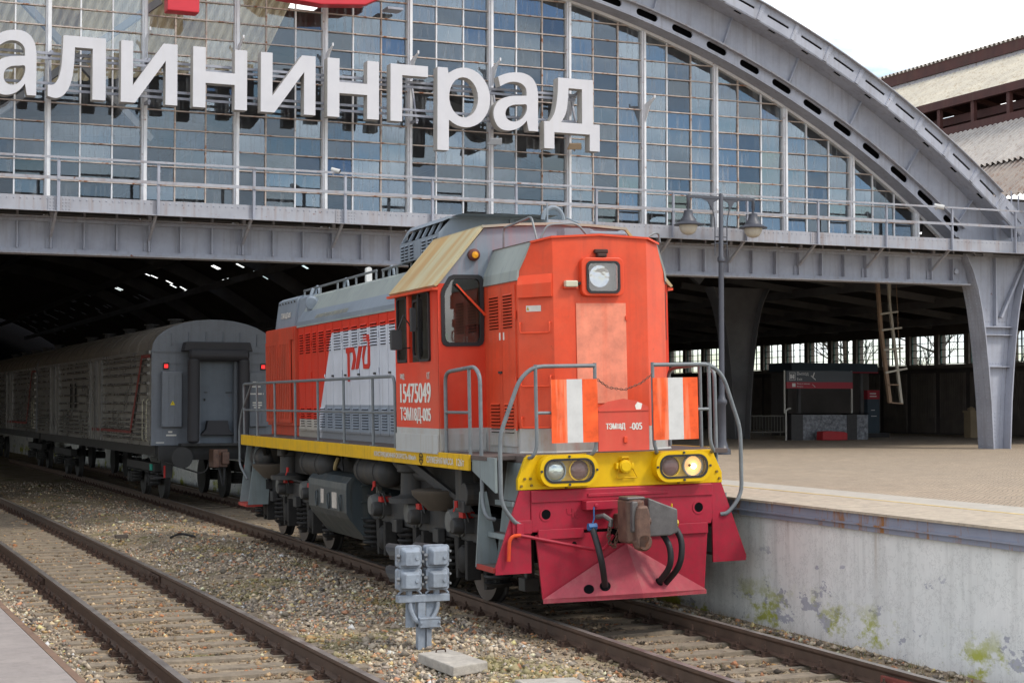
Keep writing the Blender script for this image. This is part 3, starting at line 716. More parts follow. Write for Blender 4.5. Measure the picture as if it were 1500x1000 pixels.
# ---- right aisle: ceiling, outer wall with windows
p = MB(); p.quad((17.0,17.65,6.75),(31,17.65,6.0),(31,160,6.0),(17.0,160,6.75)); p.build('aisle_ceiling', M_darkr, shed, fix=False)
for y in np.arange(18.5,64,3.0):
    p = MB(); p.bar((19.4,y,6.5),(29.9,y,5.3),.12,.22); p.build('rafter', M_dark, shed)
for x, z in ((22,6.2),(25.5,5.8),(28.5,5.45)):
    p = MB(); p.box(x-.08,x+.08,17.2,70,z-.25,z); p.build('purlin', M_dark, shed)
wall = link('aisle_wall', None, shed); wall['label'] = 'dark side wall with a row of small-paned windows'
M_wallp = mat('dark_cladding', (.16,.14,.125), .85, var=.25, scale=2, streak=.3)
p = MB(); p.box(30,30.2,17,160,4.95,6.3); p.box(30,30.2,17,160,1.0,3.86); p.build('cladding', M_darkr, wall)
WG = bpy.data.materials.new('clear_window_glass'); t = NT(WG); t.t.nodes.remove(t.b)
tr = t.n('ShaderNodeBsdfTransparent'); tr.inputs[0].default_value = (.9,.95,.96,1); gl = t.n('ShaderNodeBsdfGlossy'); gl.inputs['Roughness'].default_value = .05
m2 = t.n('ShaderNodeMixShader'); m2.inputs[0].default_value = .06; t.l(tr.outputs[0], m2.inputs[1]); t.l(gl.outputs[0], m2.inputs[2]); t.l(m2.outputs[0], t.t.nodes['Material Output'].inputs[0])
M_green = mat('green_window_frame', (.05,.10,.085), .6)
nwin = 0
for k in range(0,16):
    y0 = 28.2+1.72*k; y1 = y0+1.46
    p = MB(); p.box(29.9,30.25,y1,y0+1.72,3.86,4.95); p.build('pier', M_wallp, wall)
    w = MB()
    for yy in np.linspace(y0+.02,y1-.02,4): w.box(30.0,30.05,yy-.013,yy+.013,3.87,4.94)
    for zz in (3.885,4.14,4.40,4.66,4.935): w.box(30.0,30.05,y0,y1,zz-.012,zz+.012)
    w.build('window_frame', M_green, wall)
    MB().quad((30.06,y0,3.87),(30.06,y1,3.87),(30.06,y1,4.94),(30.06,y0,4.94)).build('window_pane', WG, wall, fix=False)
    p = MB(); p.box(29.94,30.0,y0+.02,y1-.02,1.35,3.55)
    for yy in np.arange(y0+.08,y1-.05,.1): p.box(29.92,29.94,yy,yy+.05,1.9,3.5)
    p.build('cladding_panel', M_wallp, wall)
p = MB(); p.box(29.9,30.25,17,28.2,3.86,4.95); p.box(29.9,30.25,56,160,3.86,4.95); p.box(29.5,30,17,60,3.70,3.84); p.build('pier', M_wallp, wall)
# ---- roof of the neighbouring hall, upper right
hall = thing('neighbouring_hall', 'weathered corrugated roof of the next hall behind the arch', 'roof')
M_sheet_b = mat('roof_sheet_brown', (.36,.31,.27), .75, var=.2, scale=1.5, streak=.75, scol=(.20,.10,.06,1))
M_sheet_g = mat('roof_sheet_grey', (.46,.43,.395), .75, var=.2, scale=1.5, streak=.5, scol=(.20,.13,.09,1))
M_oxide = mat('red_oxide_steel', (.10,.045,.04), .75, var=.3, scale=2, streak=.3)
YA, YB = 14.6, 46.0; NR = 140
sheet('roof_sheet', (19.5,YA,7.70), (19.5,YB,7.70), (21.0,YA,8.86), M_sheet_b, hall, NR)
sheet('roof_sheet', (20.9,YA,8.90), (20.9,YB,8.90), (23.25,YA,10.52), M_sheet_g, hall, NR)
sheet('roof_sheet', (23.6,YA,11.68), (23.6,YB,11.68), (26.7,YA,13.42), mat('pale_roof_sheet', (.56,.52,.43), .75, var=.2, scale=1.2, streak=.6, scol=(.27,.18,.09,1)), hall, NR)
sheet('roof_sheet', (26.9,YA,14.06), (26.9,YB,14.06), (37,YA,17.0), M_sheet_g, hall, NR)
p = MB(); p.box(23.45,23.6,YA,YB,11.45,11.70); p.box(23.3,23.5,YA,YB,10.55,10.78); p.build('eave_beam', M_oxide, hall)
p = MB(); p.box(26.95,27.15,YA,YB,13.66,14.02); p.build('eave_beam', M_oxide, hall)
p = MB(); p.box(27.0,27.1,YA,YB,13.38,13.66); p.build('fascia', mat('peeling_fascia',(.46,.44,.45),.8,rust=.5,rcol=(.20,.13,.07,1),scale=3), hall)
for k in range(18):
    y = YA+.4+1.6*k; p = MB(); p.box(23.5,23.62,y,y+.14,10.78,11.45); p.bar((23.6,y,11.5),(25,y,11.2),.1,.14); p.build('strut', M_oxide, hall)
p = MB(); p.box(24.9,25.0,YA,YB,10.4,11.38); p.build('clerestory_panel', M_oxide, hall)
p = MB(); p.box(24.9,25.0,YA,YB,11.55,12.42); p.build('clerestory_panel', M_oxide, hall)
for k in range(11):
    y = YA+.3+2.9*k; p = MB(); p.box(24.9,25.0,y,y+2.1,11.38,11.55); p.build('clerestory_panel', M_oxide, hall)
p = MB(); p.box(23.9,24.0,YA,YB,11.0,11.24); p.box(24.6,24.8,YA,YB,10.7,10.9); p.build('tie_beam', M_oxide, hall)
p = MB(); p.quad((20.9,YA,8.6),(20.9,YB,8.6),(23.4,YB,10.3),(23.4,YA,10.3)); p.build('lining', M_oxide, hall, fix=False)
# ================================================================== DIESEL LOCOMOTIVE (local frame: front at y = 0, rail top z = 0)
loco = thing('diesel_locomotive', 'red orange and grey diesel shunting locomotive with yellow headlamp panel', 'locomotive', (0,0,0), (0,R(-1.2),R(-2.7)))
RED = (.69,.072,.026,1); DRED = (.66,.048,.022,1); PALE = (.42,.43,.42,1); ROOFG = (.225,.265,.31,1)
def zband(lo_c, hi_c, z, soft=.004):
    def f(t):
        hi_c2 = t.mix(t.math('MULTIPLY', t.ramp(t.noise(.9,5,.55),.38,.62), .55), hi_c, (.66,.125,.065,1))
        s = t.n('ShaderNodeSeparateXYZ'); t.l(t.co(), s.inputs[0])
        lo2 = t.mix(t.math('MULTIPLY', t.ramp(t.noise(5,7,.7,(1,1,.5)),.45,.7), .7), lo_c, (.36,.31,.20,1)); lo2 = t.mix(t.ramp(t.noise(9,8,.75,(1,1,.35)),.62,.70), lo2, (.24,.10,.035,1))
        return t.mix(t.math('GREATER_THAN', s.outputs[2], z), lo2, hi_c2)
    return f
def cabcol(t):
    s = t.n('ShaderNodeSeparateXYZ'); t.l(t.co(), s.inputs[0])
    c = t.mix(t.math('GREATER_THAN', s.outputs[2], 2.17), t.mix(t.math('MULTIPLY', t.ramp(t.noise(5,7,.7,(1,1,.5)),.45,.7), .5), PALE, (.36,.32,.22,1)), t.mix(t.math('MULTIPLY', t.ramp(t.noise(.9,5,.55),.4,.65), .5), DRED, (.62,.11,.06,1)))
    return t.mix(t.math('GREATER_THAN', s.outputs[2], 3.94), c, ROOFG)
def hoodcol(t):
    s = t.n('ShaderNodeSeparateXYZ'); t.l(t.co(), s.inputs[0]); y, z = s.outputs[1], s.outputs[2]
    wh = t.math('MULTIPLY', t.math('LESS_THAN', t.math('ADD', y, t.math('MULTIPLY', z, .66)), 11.67), t.math('LESS_THAN', z, 3.62))
    c = t.mix(t.math('GREATER_THAN', z, 2.19), (.46,.43,.38,1), (.62,.040,.020,1))
    c = t.mix(wh, c, (.58,.61,.67,1))
    lo_ = t.math('MULTIPLY', t.math('LESS_THAN', z, 2.44), t.math('LESS_THAN', t.math('ADD', y, t.math('MULTIPLY', z, .66)), 11.40))
    c = t.mix(lo_, c, (.26,.30,.35,1))
    di = t.noise(1, 6, .65, (10,10,.4))
    c = t.mix(t.math('MULTIPLY', t.ramp(di,.55,.8), .35), c, (.16,.11,.075,1))
    return t.mix(t.math('MULTIPLY', t.math('LESS_THAN', z, 2.02), .45), c, (.14,.12,.10,1))
M_hoodf = mat('loco_front_paint', RED, .42, var=.13, scale=1.6, streak=.40, scol=(.40,.065,.04,1), colfn=zband(PALE,RED,2.17), grime=.10, rust=.015, spec=.22, bump=.03, bscale=8)
M_pale = mat('loco_pale_grey', PALE, .5, var=.1, scale=3, streak=.4, scol=(.28,.2,.11,1), rust=.16, rcol=(.24,.11,.04,1))
M_cab = mat('loco_cab_paint', DRED, .42, var=.13, scale=1.6, grime=.05, streak=.25, scol=(.50,.14,.09,1), colfn=cabcol, rust=.01, spec=.22)
M_hood = mat('loco_hood_paint', DRED, .5, var=.1, scale=2, colfn=hoodcol, rust=.015, spec=.2)
M_red = mat('loco_red', RED, .45, var=.12, scale=2.5, streak=.2, scol=(.50,.16,.09,1), rust=.01)
M_rad = mat('radiator_red', (.53,.07,.035), .55, var=.2, scale=2, streak=.3, scol=(.20,.07,.045,1))
M_roofg = mat('loco_roof_grey', ROOFG, .6, var=.14, scale=1.5, streak=.3, scol=(.16,.19,.175,1))
M_slope = mat('loco_slope_grey', (.30,.335,.315), .62, var=.15, scale=1.2, streak=.55, scol=(.19,.225,.24,1))
M_creamr = mat('cab_roof_cream', (.44,.385,.25), .75, var=.16, scale=.8, streak=0, colfn=lambda t: t.mix(t.ramp(t.noise(1,5,.6,(.4,2.2,.4)),.42,.6), (.47,.43,.27,1), (.43,.28,.12,1)))
M_crim = mat('crimson_paint', (.37,.018,.040), .38, var=.14, scale=2.2, streak=.2, scol=(.30,.05,.065,1), spec=.28, bump=.14, bscale=7, grime=.30, rust=.03, rcol=(.22,.05,.05,1))
M_yellow = mat('loco_yellow', (.72,.45,.002), .42, var=.08, scale=3, grime=.08, rust=.015, spec=.25)
M_ystrip = mat('loco_yellow_strip', (.66,.39,.006), .6, var=.15, scale=3, streak=.55, scol=(.30,.19,.03,1), grime=.12)
M_deck = mat('deck_brown', (.12,.095,.085), .85, var=.25, scale=4, grime=.3)
M_under = mat('underframe_grey', (.042,.043,.043), .6, var=.3, scale=4, streak=.3, grime=.45, spec=.35)
M_underd = mat('underframe_dark', (.022,.021,.020), .7, var=.35, scale=5, grime=.3, spec=.3)
M_greyp = mat('loco_step_grey', (.21,.25,.255), .55, var=.15, scale=3, streak=.35, scol=(.10,.08,.06,1), rust=.06)
M_pipe = mat('handrail_grey', (.17,.19,.20), .5, .1, .25, 9, rust=.18, spec=.45)
M_tank = mat('fuel_tank', (.045,.058,.065), .4, var=.2, scale=3, streak=.45, scol=(.13,.12,.09,1), spec=.5)
M_rubber = mat('black_rubber2', (.02,.02,.022), .55, spec=.4)
M_wtxt = mat('white_lettering', (.72,.70,.64), .6, var=.15, scale=9)
M_rcap = mat('red_cap', (.48,.03,.025), .5, grime=.25)
M_lens = bpy.data.materials.new('lamp_lens'); t = NT(M_lens); t.b.inputs['Base Color'].default_value = (.55,.62,.58,1); t.b.inputs['Roughness'].default_value = .12; t.b.inputs['Metallic'].default_value = .65
t.bump(t.noise(9, 3, .6), .5, .02)
M_lensd = bpy.data.materials.new('red_lens'); t = NT(M_lensd); t.b.inputs['Base Color'].default_value = (.13,.06,.065,1); t.b.inputs['Roughness'].default_value = .16; t.bump(t.noise(14, 3, .6), .4, .02)
M_lit = emit('lit_reflector', (1.0,.55,.22,1), .55); M_bulb = emit('lit_bulb', (1.0,.78,.42,1), 9.0)
M_cover = bpy.data.materials.new('lamp_cover_glass'); t = NT(M_cover); t.t.nodes.remove(t.b)
tr = t.n('ShaderNodeBsdfTransparent'); gl = t.n('ShaderNodeBsdfGlossy'); gl.inputs['Roughness'].default_value = .05; m2 = t.n('ShaderNodeMixShader'); m2.inputs[0].default_value = .07
t.l(tr.outputs[0], m2.inputs[1]); t.l(gl.outputs[0], m2.inputs[2]); t.l(m2.outputs[0], t.t.nodes['Material Output'].inputs[0])
M_cglass = bpy.data.materials.new('cab_glass'); t = NT(M_cglass); t.t.nodes.remove(t.b)
tr = t.n('ShaderNodeBsdfTransparent'); tr.inputs[0].default_value = (.72,.74,.72,1); gl = t.n('ShaderNodeBsdfGlossy'); gl.inputs['Roughness'].default_value = .04; m2 = t.n('ShaderNodeMixShader'); m2.inputs[0].default_value = .13
t.l(tr.outputs[0], m2.inputs[1]); t.l(gl.outputs[0], m2.inputs[2]); t.l(m2.outputs[0], t.t.nodes['Material Output'].inputs[0])
M_mirror = mat('dark_mirror_shell', (.035,.037,.04), .35, var=.1, spec=.5)

# ---- frame and deck
p = MB(); p.box(-1.17,1.15,0,.82,1.80,1.88); p.box(-1.53,1.53,.82,14.0,1.80,1.88); p.box(-1.53,-1.17,.30,.82,1.83,1.88); p.box(1.15,1.53,.30,.82,1.83,1.88)
p.build('deck', M_deck, loco, bevel=.004)
p = MB(); p.box(-1.1,1.1,.35,13.9,1.25,1.80); p.build('main_frame', M_underd, loco)
for s in (-1,1):
    p = MB(); p.box(*(sorted((s*1.532,s*1.56))),.82,13.97,1.70,1.885); p.build('side_sill', M_ystrip, loco, bevel=.003)
    p = MB(); p.prism([(.815,1.87),(.815,1.70),(.05,1.48),(.05,1.87)] if s < 0 else [(.815,1.87),(.815,1.70),(.62,1.64),(.62,1.87)], *sorted((s*1.49,s*1.52)), 'x'); p.build('frame_gusset', M_greyp, loco)
    # steps: front crimson plate, rear grey plate, treads, grey riser
    cr = lambda L: [(s*x,z) for x,z in L]
    p = MB(); p.prism(cr([(1.26,1.50),(1.135,1.50),(1.135,.58),(1.56,.58),(1.56,.66)]), -.03, 0.0, 'y'); p.build('step_plate', M_crim, loco)
    p = MB(); p.prism(cr([(1.52,1.47),(1.44,1.47),(1.30,.66),(1.30,.62),(1.585,.62)]), .55, .58, 'y'); p.build('step_plate', M_greyp, loco)
    p = MB(); p.add([(s*1.18,.01,1.80),(s*1.18,.56,1.80),(s*1.34,.56,.62),(s*1.34,.01,.62)], [(0,1,2,3)]); p.build('step_riser', M_greyp, loco, fix=False)
    for z, w in ((.62,1.58),(.98,1.44),(1.34,1.34)):
        p = MB(); p.cur = 0; p.box(*sorted((s*(w-.26),s*(w-.03))),0.0,.55,z,z+.03); p.cur = 1; p.box(*sorted((s*(w-.03),s*w)),-.005,.56,z-.02,z+.035)
        p.build('step_tread', [M_deck, mat('step_red',(.42,.05,.04),.6,grime=.3) if z < .7 else M_greyp], loco)
# ---- yellow lamp panel with headlamps
p = MB(); p.prism([(-1.28,1.505),(-1.28,1.62),(-1.18,1.86),(-1.15,1.89),(1.13,1.89),(1.16,1.86),(1.27,1.62),(1.27,1.50)], -.035, 0.03, 'y'); p.build('lamp_panel', M_yellow, loco, bevel=.006)
bt = MB()
for x, z in ((-1.2,1.63),(-1.13,1.63),(-1.24,1.55),(-1.12,1.555),(1.2,1.63),(1.23,1.55),(-.7,1.52),(.7,1.52)): bt.cyl((x,-.035,z),(x,-.052,z),.016,n=6)
bt.build('bolts', mat('brass_bolt',(.22,.14,.03),.6,grime=.3), loco)
def headlamp(cx, lit):
    H = link('headlamp', None, loco); H['label'] = 'yellow rounded twin lamp housing with its outer lamp lit' if lit else 'yellow rounded twin lamp housing, both lamps off'
    s = 1 if cx > 0 else -1
    p = MB(); p.frame(rrect(cx-.35,cx+.35,1.535,1.885,.15,6), rrect(cx-.305,cx+.305,1.575,1.845,.12,6), -.17, -.03, 'y'); p.build('housing', M_yellow, H, smooth=True)
    p = MB(); p.frame(rrect(cx-.307,cx+.307,1.573,1.847,.12,6), rrect(cx-.285,cx+.285,1.597,1.823,.10,6), -.176, -.15, 'y'); p.build('gasket', M_rubber, H, smooth=True)
    p = MB(); p.prism(rrect(cx-.30,cx+.30,1.58,1.84,.11,6), -.075, -.04, 'y'); p.build('backplate', mat('lamp_backplate',(.60,.42,.06),.5,var=.15), H)
    for k in (-1,1):
        x = cx+k*.145; outer = (k == s)
        p = MB(); p.frame(circ(x,1.71,.128,24), circ(x,1.71,.113,24), -.115, -.075, 'y'); p.build('lamp_ring', M_yellow if not outer else M_greyp, H, smooth=True)
        p = MB(); prof = [(.113,0),(.105,.022),(.08,.038),(.045,.048),(.0,.05)]
        if outer and lit: prof = [(.113,.0),(.09,-.02),(.05,-.032),(.0,-.035)]
        p.lathe((x,-.085,1.71),(0,-1,0),prof,24); p.build('lens', M_lit if (outer and lit) else (M_lens if outer else M_lensd), H, smooth=True)
        if outer and lit:
            p = MB(); p.lathe((x+.012,-.058,1.705),(0,-1,0),[(.0,0),(.027,.02),(.033,.045),(.022,.068),(0,.078)],14); p.build('bulb', M_bulb, H, smooth=True)
            p = MB(); p.cyl((x-.03,-.07,1.715),(x-.045,-.12,1.715),.017,n=10); p.build('bulb_holder', mat('bulb_holder',(.15,.06,.02),.5), H)
    MB().prism(rrect(cx-.284,cx+.284,1.598,1.822,.10,6), -.168, -.164, 'y').build('cover_glass', M_cover, H)
    p = MB()
    for x, z in ((cx,1.868),(cx,1.555),(cx-.335,1.71),(cx+.335,1.71)): p.cyl((x,-.17,z),(x,-.185,z),.014,n=8)
    p.build('clamp_screw', M_under, H)
headlamp(-.71, False); headlamp(.715, True)
p = MB(); p.cyl((.01,-.035,1.73),(.01,-.11,1.73),.075,n=20); p.cyl((.01,-.11,1.73),(.01,-.12,1.73),.06,n=20); p.box(-.10,-.07,-.09,-.03,1.70,1.77); p.box(.09,.12,-.09,-.03,1.70,1.77); p.build('cable_socket', M_yellow, loco, bevel=.006, smooth=True)
p = MB(); p.tube([(-.09,-.06,1.60),(.17,-.06,1.60),(.10,-.08,1.72),(-.06,-.08,1.72)], .008, 6, closed=True); p.tube([(-.04,-.05,1.80),(-.03,-.09,1.835),(.05,-.09,1.835),(.06,-.05,1.80)], .012, 6); p.build('socket_handle', M_ystrip, loco)
# ---- buffer beam
p = MB(); p.prism([(-1.132,1.03),(1.11,1.03),(1.13,1.10),(1.13,1.498),(-1.132,1.498)], -.045, .06, 'y'); p.build('buffer_beam', M_crim, loco, bevel=.01)
p = MB(); p.box(-1.13,1.13,-.062,-.044,1.36,1.49); p.box(-.45,.55,-.075,-.062,1.40,1.44); p.build('beam_plate', M_crim, loco, bevel=.006)
for x in (-.955,.95):
    p = MB(); p.frame(circ(x,1.225,.078,20), circ(x,1.225,.056,20), -.052, -.044, 'y'); p.build('hole_rim', M_crim, loco)
    p = MB(); p.cyl((x,-.0475,1.225),(x,-.044,1.225),.056,n=20); p.build('beam_hole', M_black, loco)
text('beam_casting_mark', 'Ч6', M_crim, (-.70,-.05,1.17), (1,0,0), (0,0,1), .15, .11, loco, .02, -.012)
# ---- snow plough
for q in ((-1.07,-.52,.95,1.06),(.22,1.04,.93,1.05)): p = MB(); p.box(q[0],q[1],-.10,-.07,q[2],q[3]); p.build('plough_rail', M_crim, loco, bevel=.004)
p = MB(); p.prism([(-1.09,1.0),(-1.02,.28),(0,.28),(0,.86),(-.18,.86),(-.18,1.0)], -.07, -.04, 'y'); p.build('plough_plate', M_crim, loco)
p = MB(); p.prism([(1.05,1.0),(.99,.27),(.004,.28),(.004,1.0)], -.07, -.04, 'y'); p.build('plough_plate', M_crim, loco)
A, B1, B2, Nn = (0,-.10,.86), (-1.03,-.10,.29), (1.0,-.10,.28), (.0,-.52,.34)
M_plow = mat('scuffed_crimson', (.37,.062,.082), .5, var=.22, scale=3, streak=.45, scol=(.34,.14,.13,1), grime=.22, bump=.1)
for s, B in ((-1,B1),(1,B2)):
    p = MB(); q = [Vector(A),Vector(B),Vector(Nn)]; p.quad(*q)
    lip = [Vector(B),Vector(Nn),Vector(Nn)-Vector((0,-.02,.055)),Vector(B)-Vector((0,0,.05))]; p.quad(*lip); p.build('plough_blade', M_plow, loco, fix=False)
nb = (Vector(Nn)-Vector(A)).cross(Vector(B1)-Vector(A)).normalized()
if nb.y > 0: nb = -nb
nb2 = (Vector(B2)-Vector(A)).cross(Vector(Nn)-Vector(A)).normalized()
if nb2.y > 0: nb2 = -nb2
def disc(u, v, r, B, nrm, nm='plough_hole'):
    c = Vector(A)*(1-u-v)+Vector(B)*u+Vector(Nn)*v; p = MB(); p.cyl(c-nrm*.002, c+nrm*.004, r, n=18); p.build(nm, M_black, loco); return c
hA = disc(.52,.34,.058,B1,nb); hB = disc(.35,.47,.062,B1,nb); hC = disc(.30,.50,.05,B2,nb2)
hD = disc(.40,.42,.03,B2,nb2)
p = MB(); p.cyl((-.63,-.074,.88),(-.63,-.07,.88),.03,n=14); p.build('plough_hole', M_black, loco)
p = MB(); p.box(-.5,.5,-.03,.3,.86,1.06); p.build('recess', M_black, loco)
# ---- automatic coupler
CP = link('coupler', None, loco); CP['label'] = 'rusty heavy automatic knuckle coupler'
M_cp = mat('coupler_rust', (.15,.085,.06), .6, .3, .5, 9, rust=.35, rcol=(.16,.06,.03,1), grime=.3, bump=.25, bscale=25, spec=.5)
M_cpg = mat('coupler_grey', (.14,.13,.125), .5, .45, .3, 5, rust=.12, grime=.3, bump=.2, bscale=25, spec=.5)
p = MB(); p.box(-.13,.13,-.42,.2,1.02,1.20); p.build('shank', M_cp, CP, bevel=.02)
p = MB(); p.prism([(-.20,-.35),(.22,-.35),(.30,-.55),(.10,-.62),(-.02,-.60),(-.08,-.78),(-.16,-.86),(-.28,-.80),(-.30,-.55)], 1.03, 1.24, 'z'); p.build('head', M_cpg, CP, bevel=.02)
p = MB(); p.prism([(-.30,-.52),(-.10,-.50),(-.07,-.76),(-.16,-.85),(-.30,-.79)], .92, 1.40, 'z'); p.build('jaw', M_cp, CP, bevel=.03)
p = MB(); p.prism([(-.245,.86),(-.13,.86),(-.07,.96),(-.07,1.24),(-.10,1.34),(-.22,1.34),(-.245,1.2)], -.92, -.80, 'y'); p.build('knuckle', M_cp, CP, bevel=.03)
p = MB(); p.prism([(.04,1.40),(.40,1.26),(.40,1.00),(.30,.97),(.04,.97)], -.62, -.36, 'y'); p.build('guard_arm', M_cpg, CP, bevel=.015)
p = MB(); p.box(-.27,-.20,-.87,-.80,1.05,1.385); p.build('jaw_ridge', M_cpg, CP, bevel=.015); p = MB(); p.lathe((-.15,-.86,.94),(0,-1,0),[(.10,-.06),(.10,.03),(.08,.06),(0,.06)],14); p.build('jaw_boss', M_cp, CP, smooth=True)
p = MB(); p.box(-.30,-.08,-.80,-.56,1.395,1.43); p.build('jaw_top', M_cpg, CP, bevel=.015)
p = MB(); p.cyl((-.06,-.70,1.15),(.02,-.70,1.15),.045,n=12); p.build('lock_pin', M_cp, CP, bevel=.01)
p = MB(); p.box(-.52,-.12,-.18,-.05,1.26,1.36); p.cyl((-.40,-.18,1.31),(-.40,-.20,1.31),.025,n=8); p.build('lifting_bracket', M_crim, loco, bevel=.008)
p = MB(); p.tube([(-.40,-.20,1.18),(-.36,-.30,1.2),(-.30,-.36,1.15),(-.31,-.36,1.08)], .03, 8); p.build('lifting_hook', M_cpg, CP, smooth=True)
def chain(pts, n, r, m, name, par, w=.018, l=.026):
    pts = [Vector(q) for q in pts]; L = [0]
    for a, b in zip(pts[:-1],pts[1:]): L.append(L[-1]+(b-a).length)
    mb = MB()
    for k in range(n):
        d = L[-1]*(k+.5)/n; i = max(j for j in range(len(L)-1) if L[j] <= d); w_ = (d-L[i])/(L[i+1]-L[i]); c = pts[i].lerp(pts[i+1],w_); tt = (pts[i+1]-pts[i]).normalized()
        sd = tt.cross(Vector((0,1,0)) if k % 2 else Vector((0,0,1)))
        if sd.length < .1: sd = tt.cross(Vector((1,0,0)))
        sd.normalize(); mb.tube([c+tt*l*math.cos(q)+sd*w*math.sin(q) for q in [2*math.pi*j/8 for j in range(8)]], r, 5, closed=True)
    return mb.build(name, m, par)
chain([(-.31,-.36,1.10),(-.34,-.37,.98),(-.32,-.37,.88),(-.27,-.37,.86),(-.24,-.37,.95),(-.22,-.40,1.08)], 14, .008, M_cp, 'chain', CP)
# ---- brake hoses and cocks
M_blue = mat('blue_cock', (.03,.12,.30), .5, grime=.3); M_ycock = mat('yellow_cock', (.62,.42,.01), .5)
def hose(pts, cockm, lever, end):
    p = MB(); p.tube(pts+[tuple(end)], .036, 10, rnd=.2, seg=6); p.build('brake_hose', M_rubber, loco, smooth=True)
    if cockm:
        q = MB(); c = Vector(pts[0]); q.cyl(c+Vector((0,.08,0)), c+Vector((0,-.03,0)), .035, n=8); q.cyl(c+Vector((-.05,0,.02)), c+Vector((.05,0,.02)), .042, n=6); q.tube([c+Vector((0,0,.04)), c+Vector((lever*.02,-.01,.11)), c+Vector((lever*.02,-.01,.24))], .009, 6); q.build('brake_cock', cockm, loco, smooth=True)
hose([(-.53,-.36,1.07),(-.52,-.46,.92),(-.49,-.52,.70)], M_blue, 1, hB)
hose([(.28,-.45,.99),(.33,-.56,.84),(.33,-.56,.62)], None, 1, hC)
hose([(.44,-.42,1.07),(.50,-.52,.90),(.47,-.52,.62)], M_ycock, -1, hD)
p = MB(); p.tube([(-1.42,-.07,.73),(-1.41,-.08,.96),(-1.37,-.09,1.01),(-1.28,-.09,1.01)], .021, 8, rnd=.05); p.build('uncoupling_handle', mat('handle_orange',(.60,.07,.02),.5), loco, smooth=True)
p = MB(); p.tube([(-1.28,-.09,1.01),(-.36,-.16,.80),(-.30,-.22,.84),(-.25,-.3,.98)], .019, 8, rnd=.08); p.build('uncoupling_rod', M_crim, loco, smooth=True)
p = MB(); p.box(-1.36,-1.13,-.06,-.03,1.02,1.17); p.box(-1.32,-1.24,-.09,-.06,.97,1.14); p.build('rod_bracket', M_crim, loco, bevel=.005)

# ---- short hood
p = MB(); zb_ = 1.88
F = [(-.95,.72),(-.60,.48),(.60,.48),(.95,.72)]
zt = [4.02,4.385,4.385,4.02]
p.quad((-.6,.48,zb_),(.6,.48,zb_),(.6,.48,4.385),(0,.48,4.42),(-.6,.48,4.385))
for s in (-1,1):
    p.quad((s*.95,.72,zb_),(s*.6,.48,zb_),(s*.6,.48,4.385),(s*.81,.625,4.35),(s*.95,.72,4.0)); p.quad((s*.95,.72,zb_),(s*.95,1.92,zb_),(s*.95,1.92,4.0),(s*.95,.72,4.0))
p.build('short_hood', M_hoodf, loco)
for s in (-1,1):
    p = MB(); n_ = Vector((s*.35,0,.14)).normalized()*.012
    q = [Vector((s*.97,.70,3.90)),Vector((s*.97,1.90,3.90)),Vector((s*.955,1.90,4.02)),Vector((s*.81,1.90,4.355)),Vector((s*.81,.62,4.355)),Vector((s*.955,.70,4.02))]
    p.add(q, [(0,1,2,5),(5,2,3,4)]); p.add([v-n_*2 for v in q], [(0,1,2,5),(5,2,3,4)]); p.add(q+[v-n_*2 for v in q], [(0,1,7,6),(3,4,10,9),(4,5,11,10),(5,0,6,11)]); p.build('hood_slope', M_slope, loco, fix=False)
p = MB(); q = [(-.83,.60,4.35),(-.62,.455,4.40),(0,.455,4.435),(.62,.455,4.40),(.83,.60,4.35)]
p.add([(x,y,z) for x,y,z in q]+[(x,1.92,z) for x,y,z in q]+[(x,y,z-.025) for x,y,z in q], [(i,i+1,i+6,i+5) for i in range(4)]+[(i,i+1,i+11,i+10) for i in range(4)]); p.build('hood_roof', M_red, loco, fix=False)
p = MB(); p.tube([(-.965,.70,1.89),(-.61,.455,1.89),(.61,.455,1.89),(.965,.70,1.89)], .02, 6); p.build('hood_skirting', M_pale, loco)
# front searchlight
SL = link('searchlight', None, loco); SL['label'] = 'square glazed headlight high on the front hood'
p = MB(); p.frame(rrect(-.27,.27,3.70,4.15,.07,5), rrect(-.20,.205,3.74,4.10,.06,5), .40, .49, 'y'); p.build('surround', M_red, SL, bevel=.012)
p = MB(); p.frame(rrect(-.212,.217,3.73,4.11,.065,5), rrect(-.185,.19,3.757,4.083,.05,5), .385, .41, 'y'); p.build('gasket', M_rubber, SL)
p = MB(); p.prism(rrect(-.20,.205,3.74,4.10,.06,5), .478, .482, 'y'); p.build('recess', M_mirror, SL)
M_refl = bpy.data.materials.new('chrome_reflector'); t = NT(M_refl); t.b.inputs['Base Color'].default_value = (.30,.32,.35,1); t.b.inputs['Metallic'].default_value = 1; t.b.inputs['Roughness'].default_value = .07; t.bump(t.noise(5,2,.5), .5, .05)
p = MB(); p.lathe((-.045,.40,3.93),(0,1,0),[(.128,0),(.12,.02),(.09,.05),(.05,.066),(.0,.072)],28); p.build('reflector', M_refl, SL, smooth=True)
MB().prism(rrect(-.186,.19,3.757,4.083,.05,5), .392, .396, 'y').build('glass', M_cover, SL)
p = MB(); p.box(-.06,.06,.40,.48,4.155,4.20); p.box(-.085,.085,.42,.478,4.20,4.25); p.build('bracket', mat('dark_bracket',(.06,.03,.025),.7), SL, bevel=.012)
p = MB(); p.box(-.47,-.315,.40,.478,3.805,3.88); p.build('marker_lamp', mat('marker_glass',(.55,.53,.40),.35), loco, bevel=.012)
p = MB(); p.box(-.48,-.305,.43,.478,3.79,3.81); p.build('marker_base', M_red, loco)
p = MB(); p.cyl((-.28,.43,3.85),(-.28,.478,3.85),.018,n=8); p.build('cable_gland', M_under, loco)
M_fade = mat('faded_orange_patch', (.80,.27,.17), .6, var=.25, scale=4, grime=.12, streak=.45, scol=(.70,.12,.055,1))
